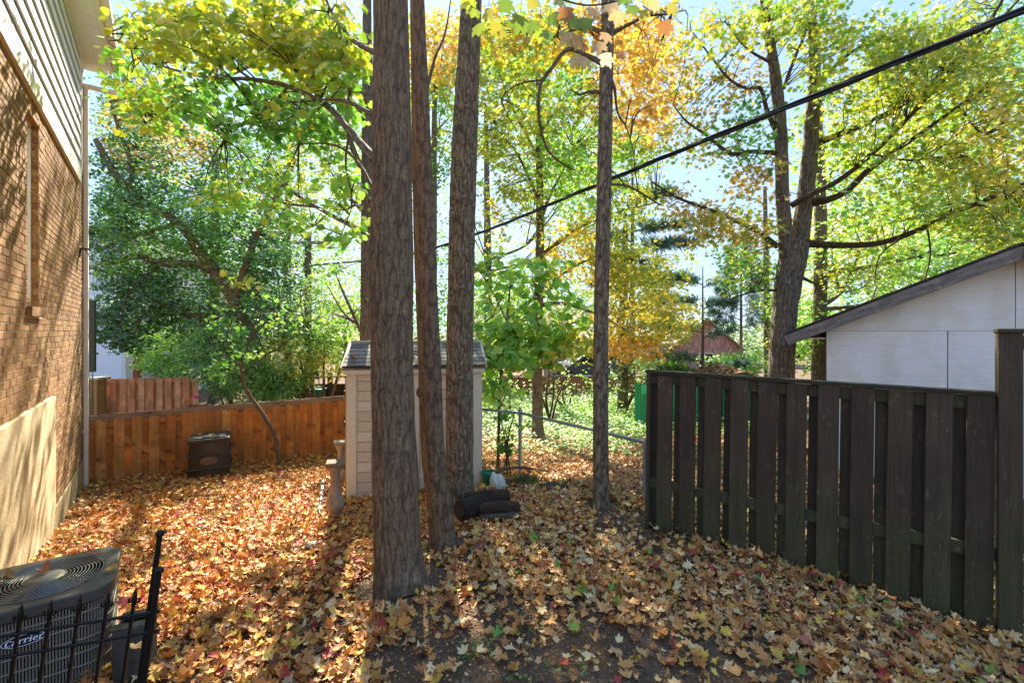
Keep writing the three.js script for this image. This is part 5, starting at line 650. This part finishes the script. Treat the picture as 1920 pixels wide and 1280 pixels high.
{ // leaning sapling in front of the cedar fence
  const s = treeAt('leaning_sapling', 'leaning bare-stemmed sapling in front of the cedar fence beside the compost bin', 524, 868, 8.5);
  limb(s, 'trunk', [[525, 872, 8.5, 4.4], [519, 840, 8.5, 4], [514, 815, 8.5, 4], [492, 775, 8.5, 3.8], [470, 745, 8.5, 3.4], [456, 720, 8.5, 3.2], [454, 700, 8.5, 3], [448, 680, 8.5, 2.8]], M.barkFine, 10); limb(s, 'stub', [[520, 848, 8.5, 2.6], [511, 840, 8.4, 2]], M.barkFine, 6);
  for (const b of [[[448, 685, 8.5, 2.4], [430, 670, 8.6, 1.8], [405, 655, 8.7, 1.3], [380, 620, 8.8, .8]], [[452, 690, 8.5, 2], [465, 640, 8.6, 1.5], [480, 600, 8.7, 1.1], [490, 560, 8.8, .7]], [[430, 670, 8.6, 1.5], [425, 630, 8.6, 1.1], [440, 590, 8.6, .7]], [[465, 640, 8.6, 1.2], [500, 600, 8.5, .9], [530, 560, 8.4, .6]], [[454, 700, 8.5, 1.5], [490, 672, 8.4, 1.1], [540, 640, 8.3, .7]]]) limb(s, 'branch', b, M.barkFine, 6);
  crown(s, [[440, 610, 8.7, 60, 50, .6, 12, 'G', 'DG'], [410, 680, 8.6, 50, 30, .5, 10, 'G', 'DG'], [520, 590, 8.5, 50, 50, .5, 10, 'BG', 'G'], [470, 665, 8.4, 30, 12, .3, 3, 'BG'], [430, 530, 8.3, 20, 10, .2, 2, 'YG']], { shape: 'round', mul: 1.6, size: .085, leaves: 10, rad: [.14, .3] });
}
{ // ground cover
  const mats = [], cols = []; for (let k = 0; k < 30000; k++) { const D = rr(7.6, 18), px = rr(905, 1500), X = (px - 960) / F * D; const dens = sstep(.36, .6, fbm(X * .7 + 9, D * .7 + 9, 0, 0, 33, 3)) * .9 + sstep(9, 12, D) * .6; if (X > 1 + (D - 5) && D < 9 || R() > dens * sstep(7.6, 10, D + (px - 1000) / 260)) continue; const h = Math.pow(R(), 1.5) * (.12 + .3 * fbm(X * 2 + 3, D * 2 + 3, 0, 0, 35, 2)); const p = V(X, gh(X, D) + .03 + h, D); mats.push(leafMatrix(p, new THREE.Vector3(rr(-1, 1), rr(-.3, .4), rr(-1, 1)).normalize(), new THREE.Vector3(rr(-.5, .5), 1, rr(-.5, .5)).normalize(), rr(.04, .1))); cols.push(lin(pick(PAL[R() < .8 ? 'BG' : 'G'])).clone().multiplyScalar(rr(1, 1.35))); }
  tag(instanced('ground_cover', G.round, M.leaf, mats, cols, scene), 'bright green ground cover plants beyond the chain link fence', 'ground cover');
  const m2 = [], c2 = []; for (let k = 0; k < 34000; k++) { const D = rr(44, 62), px = rr(-300, 2300), X = (px - 960) / F * D, open = sstep(1130, 1220, px) * sstep(1500, 1430, px), top = (5 + 8 * fbm(px * .012 + 30, 4, 0, 0, 44, 3)) * (1 - .55 * open), p = V(X, -.8 + R() * top, D); m2.push(leafMatrix(p, new THREE.Vector3(rr(-1, 1), rr(-.6, .2), rr(-1, 1)).normalize(), new THREE.Vector3(rr(-.7, .7), 1, rr(-.7, .7)).normalize(), rr(.3, .6))); c2.push(lin(pick(PAL[fbm(px * .01, 8, 0, 0, 55, 2) < .5 ? 'G' : R() < .6 ? 'BG' : 'Y'])).clone().multiplyScalar(rr(.7, 1.1))); }
  tag(instanced('far_woods', G.maple, M.leaf, m2, c2, scene), 'mass of distant green and yellow woods closing the view', 'woods');
}
// ---------------------------------------------------------------- fallen leaves
{
  const TAN = [0xe0a860, 0xd89c54, 0xe8be7c, 0xc88c48, 0xeacc94, 0xd8a66a, 0xb87c40], OR = [0xd88c38, 0xc87830, 0xe0a044, 0xcf9238, 0xb86a2c], YE = [0xe0b440, 0xd8a83c, 0xe8c45c], RE = [0xb83c30, 0xc24c3c, 0xa03028, 0xcc6a58], BR = [0x7a4e2c, 0x8c5c34, 0x6a4228], GR = [0x6f9a34, 0x94aa40];
  const litter = [1, 2, 3, 4, 5, 6].map(s => leafGeo(HALF_FINE, [.5, .9, 1.4, .3, -.8, 1.2][s - 1], true, s * 13));
  const trunks = [[-.845, 3.53, .27], [-.63, 4.18, .2], [-.59, 5.25, .24], [.97, 5.07, .14]];
  const bare = (X, D) => { let b = 0; for (const [x, d, r] of trunks) b = Math.max(b, 1 - sstep(r, r + .18, Math.hypot(X - x, D - d))); const n = fbm(X * 1.6 + 70, D * 1.6 + 70, 0, 0, 66, 3); b = Math.max(b, sstep(3.1, 2.6, D + (n - .5) * 1.1) * sstep(-1.15, -.6, X + (n - .5) * .5) * sstep(1.9, 1.1, X + (n - .5)) * .86); b = Math.max(b, .85 * sstep(.62, .3, Math.hypot((X - 1.15) * .9, D - 4.45) + (n - .5) * .5)); b = Math.max(b, .7 * sstep(.34, .1, Math.hypot(X + .15, (D - 3.1) * .8) + (n - .5) * .3), .75 * sstep(.3, .1, Math.hypot(X + .55, (D - 3.05) * .9) + (n - .5) * .3)); return b; };
  const colour = (X, D) => { const left = sstep(.2, -1.8, X), u = R(); if (u < .035 + .02 * left) return pick(RE); if (u < .055) return pick(GR); if (u < .12) return pick(BR); if (u < .2 + .42 * left) return pick(OR); if (u < .26 + .56 * left) return pick(YE); return pick(TAN); };
  const all = [];
  const drop = (X, D, far) => { const p = V(X, gh(X, D) + .012 + Math.pow(R(), 1.6) * .06, D); all.push({ p, d: p.distanceTo(camera.position), tip: new THREE.Vector3(rr(-1, 1), rr(-.2, .22), rr(-1, 1)).normalize(), n: (w => new THREE.Vector3(rr(-w, w), 1, rr(-w, w)).normalize())(R() < .25 ? 1 : .48), s: rr(.03, .1) + (R() < .1 ? .012 : 0) * (far ? 1.15 : 1), c: colour(X, D), g: Math.floor(R() * 6), v: rr(.8, 1.18) }); };
  for (let k = 0; k < 115000; k++) { const X = rr(-7.2, 4.4), D = rr(1.9, 10.2), px = 960 + X / D * F; if (px < -60 || px > 1990) continue; if (houseSide(X, D) < .04 && D < 8) continue; const den = 1 - bare(X, D); if (R() > den * (.6 + .6 * fbm(X * 1.3 + 7, D * 1.3 + 7, 0, 0, 68, 3))) continue; if ((X - 1.32) * .59 + (D - 4.5) * .807 > .5 && X > 1.3 && R() < .5) continue; drop(X, D); }
  for (let k = 0; k < 7000; k++) { const D = rr(10, 20), X = (rr(150, 1500) - 960) / F * D; if (R() < .8) drop(X, D, true); }
  for (let k = 0; k < 16000; k++) { const X = rr(-3.6, 3.4), D = rr(1.9, 5.6), px = 960 + X / D * F; if (px < -40 || px > 1960 || houseSide(X, D) < .04) continue; const p = V(X, gh(X, D) + .008 + .012 * R(), D); all.push({ p, d: 99, tip: new THREE.Vector3(rr(-1, 1), rr(-.2, .2), rr(-1, 1)).normalize(), n: new THREE.Vector3(rr(-.6, .6), 1, rr(-.6, .6)).normalize(), s: rr(.008, .026), c: pick(R() < .5 ? BR : R() < .7 ? TAN : OR), g: Math.floor(R() * 6), v: rr(.6, 1.1) }); }
  const inFrame = l => { const D = -l.p.z, x = 960 + l.p.x / D * F, y = HY + (CY - l.p.y) / D * F; return D > 0 && x > 20 && x < 1900 && y < 1266 && !(x < 320 && y > 1040); };
  all.sort((a, b) => a.d - b.d); const hero = []; for (const l of all) if (hero.length < 300 && inFrame(l)) { hero.push(l); l.hero = true; }
  const names = new Map(); for (const [arr, w] of [[TAN, 'tan'], [OR, 'orange'], [YE, 'yellow'], [RE, 'red'], [BR, 'brown'], [GR, 'green']]) for (const c of arr) names.set(c, w);
  const lm = {}, px = l => [960 + l.p.x / -l.p.z * F, HY + (CY - l.p.y) / -l.p.z * F];
  const where = l => { const [x, y] = px(l); if (Math.hypot(l.p.x + .845, -l.p.z - 3.53) < .75) return 'close to the thickest trunk'; if (x < 420) return 'beside the iron fence'; if (x < 560) return y > 1180 ? 'by the long grey stick' : 'before the striped pole'; if (x < 720) return y > 1200 ? 'past the long grey stick' : 'by the dark root-like stick'; if (x < 940) return 'before the thickest trunk'; if (x < 1140) return 'before the middle trunk'; if (x < 1330) return 'before the slim trunk'; if (x < 1500) return 'at the edge of the fence drift'; if (x < 1720) return 'in the drift along the dark fence'; return 'by the square gate post'; };
  for (const l of hero) { const o = part('fallen_leaf', litter[l.g], lm[l.c] ??= leafM({ color: l.c, transmission: .15, roughness: .7, vertexColors: true }), scene); leafMatrix(l.p, l.tip, l.n, l.s).decompose(o.position, o.quaternion, o.scale);
    const shade = { 0xe0a860: 'tan', 0xd89c54: 'dull tan', 0xe8be7c: 'pale tan', 0xc88c48: 'deep tan', 0xeacc94: 'cream', 0xd8a66a: 'pinkish tan', 0xb87c40: 'light brown', 0xd88c38: 'orange', 0xc87830: 'deep orange', 0xe0a044: 'bright orange', 0xcf9238: 'golden orange', 0xb86a2c: 'rusty orange', 0xe0b440: 'yellow', 0xd8a83c: 'dull yellow', 0xe8c45c: 'bright yellow', 0xb83c30: 'red', 0xc24c3c: 'bright red', 0xa03028: 'dark red', 0xcc6a58: 'pinkish red', 0x7a4e2c: 'brown', 0x8c5c34: 'warm brown', 0x6a4228: 'dark brown', 0x6f9a34: 'green', 0x94aa40: 'yellow-green' }[l.c];
    const size = l.s < .062 ? 'very small' : l.s < .075 ? 'small' : l.s < .09 ? 'middling' : l.s < .1 ? 'large' : 'very large', pose = l.n.y < .85 ? 'on edge' : l.g === 2 || l.g === 5 ? 'strongly curled' : l.g === 4 ? 'arched' : 'lying flat';
    tag(o, `${size} ${shade} maple leaf ${pose} ${where(l)}`, 'leaf', 'fallen leaves on the near ground'); }
  const root = new THREE.Group(); root.name = 'leaf_litter'; scene.add(root); tag(root, 'carpet of fallen tan, orange and red maple leaves over the yard', 'leaf litter', null, 'stuff');
  for (let g = 0; g < 6; g++) { const L = all.filter(l => !l.hero && l.g === g); instanced('fallen_leaves', litter[g], M.litter, L.map(l => leafMatrix(l.p, l.tip, l.n, l.s)), L.map(l => lin(l.c).clone().multiplyScalar(l.v)), root); }
  // leaves that have come to rest on things
  const lone = (pos, c, s, label, n = new THREE.Vector3(rr(-.3, .3), 1, rr(-.3, .3)).normalize()) => { const o = part('fallen_leaf', litter[Math.floor(R() * 6)], lm[c] ??= leafM({ color: c, transmission: .15, roughness: .7, vertexColors: true }), scene); const tip = new THREE.Vector3(rr(-1, 1), rr(-.4, .1), rr(-1, 1)).normalize(); leafMatrix(pos, tip, n, s).decompose(o.position, o.quaternion, o.scale); tag(o, label, 'leaf'); };
  lone(P(52, 560, 4.62), 0xd8a83c, .11, 'yellow leaf caught on the brick window sill');
  lone(P(79, 1074, 2.62).setY(.535), 0xb86a2c, .085, 'orange leaf lying across the fan grille of the air conditioner'); lone(P(15, 1082, 2.55).setY(.535), 0xa87844, .085, 'brown leaf on the fan grille beside the house wall'); lone(P(172, 1040, 2.85).setY(.535), 0xa03028, .09, 'dark red leaf at the back of the air conditioner lid'); lone(P(207, 1067, 2.68).setY(.53), 0xcf9238, .08, 'tan leaf on the corner of the air conditioner lid');
  lone(P(1513, 846, 3.86), 0xb87a5c, .085, 'curled brown leaf stuck to a recessed board of the dark fence', new THREE.Vector3(-.5, .2, .8)); lone(P(1311, 917, 4.2), 0xc8a080, .075, 'pale leaf resting on the low rail near the end of the dark fence'); lone(P(1439, 970, 3.98), 0xd0a888, .08, 'pale leaf resting on the low rail at the middle of the dark fence');
  for (const [px, py, c, l] of [[662, 668, 0xb86a2c, 'brown leaf cluster near the top of the shed roof'], [668, 685, 0xcf9238, 'orange leaf at the roof edge beside the shed gable'], [760, 684, 0xc2703a, 'orange leaf on the shed roof beside the thickest trunk'], [898, 684, 0xd8a83c, 'yellow leaf at the shed roof end beside the straight trunk'], [778, 670, 0x8c5c34, 'brown leaf on the shed roof between the trunks']]) lone(P(px, py, py > 680 ? 6.0 : 6.18), c, .13, l);
  for (const [dx, dz, c, l] of [[-.12, .1, 0xc8783c, 'orange leaf on the compost bin lid near its edge'], [.1, .16, 0xd8b27c, 'pale leaf on the front of the compost bin lid'], [.05, -.05, 0xa86a34, 'brown leaf in the centre of the compost bin lid']]) { const D = 8.0, X = (394 - 960) / F * D; lone(V(X + dx, .14, D - dz), c, .1, l); }
  lone(P(237, 1165, 2.42).setY(.5), 0xb83c30, .1, 'red leaf caught on the rim of the weathered box'); lone(P(255, 1255, 2.3).setY(.33), 0xb88850, .09, 'tan leaf inside the weathered box');
  // leaves over the low shed roof
  { const gd = scene.getObjectByName('green_shed'), mats = [], cols = []; for (let k = 0; k < 900; k++) { const x = rr(-.1, 1.85), z = rr(-2.35, .15), y = 1.05 + .36 * (1 - Math.abs(x - .875) / .875) + .045; mats.push(leafMatrix(new THREE.Vector3(x, y + R() * .03, z), new THREE.Vector3(rr(-1, 1), rr(-.2, .2), rr(-1, 1)).normalize(), new THREE.Vector3(rr(-.5, .5), 1, rr(-.5, .5)).normalize(), rr(.08, .13))); cols.push(lin(pick(BR.concat(TAN))).clone().multiplyScalar(.8)); } instanced('roof_leaves', litter[0], M.litter, mats, cols, gd); }
  // weeds in the bare soil
  const wm = [], wc = []; for (let k = 0; k < 260; k++) { const c = pick([[-.2, 2.75], [.05, 2.45], [.1, 2.95], [.75, 3.4], [.3, 2.6], [1.05, 3.2]]), X = c[0] + rr(-.12, .12), D = c[1] + rr(-.1, .1); wm.push(leafMatrix(V(X, gh(X, D) + .01 + R() * .02, D), new THREE.Vector3(rr(-1, 1), .2, rr(-1, 1)).normalize(), new THREE.Vector3(rr(-.4, .4), 1, rr(-.4, .4)).normalize(), rr(.012, .026))); wc.push(lin(pick(PAL.G))); }
  tag(instanced('weeds', G.round, M.leaf, wm, wc, scene), 'tiny green weeds sprouting in the bare soil', 'weeds');
}
renderer.render(scene, camera);
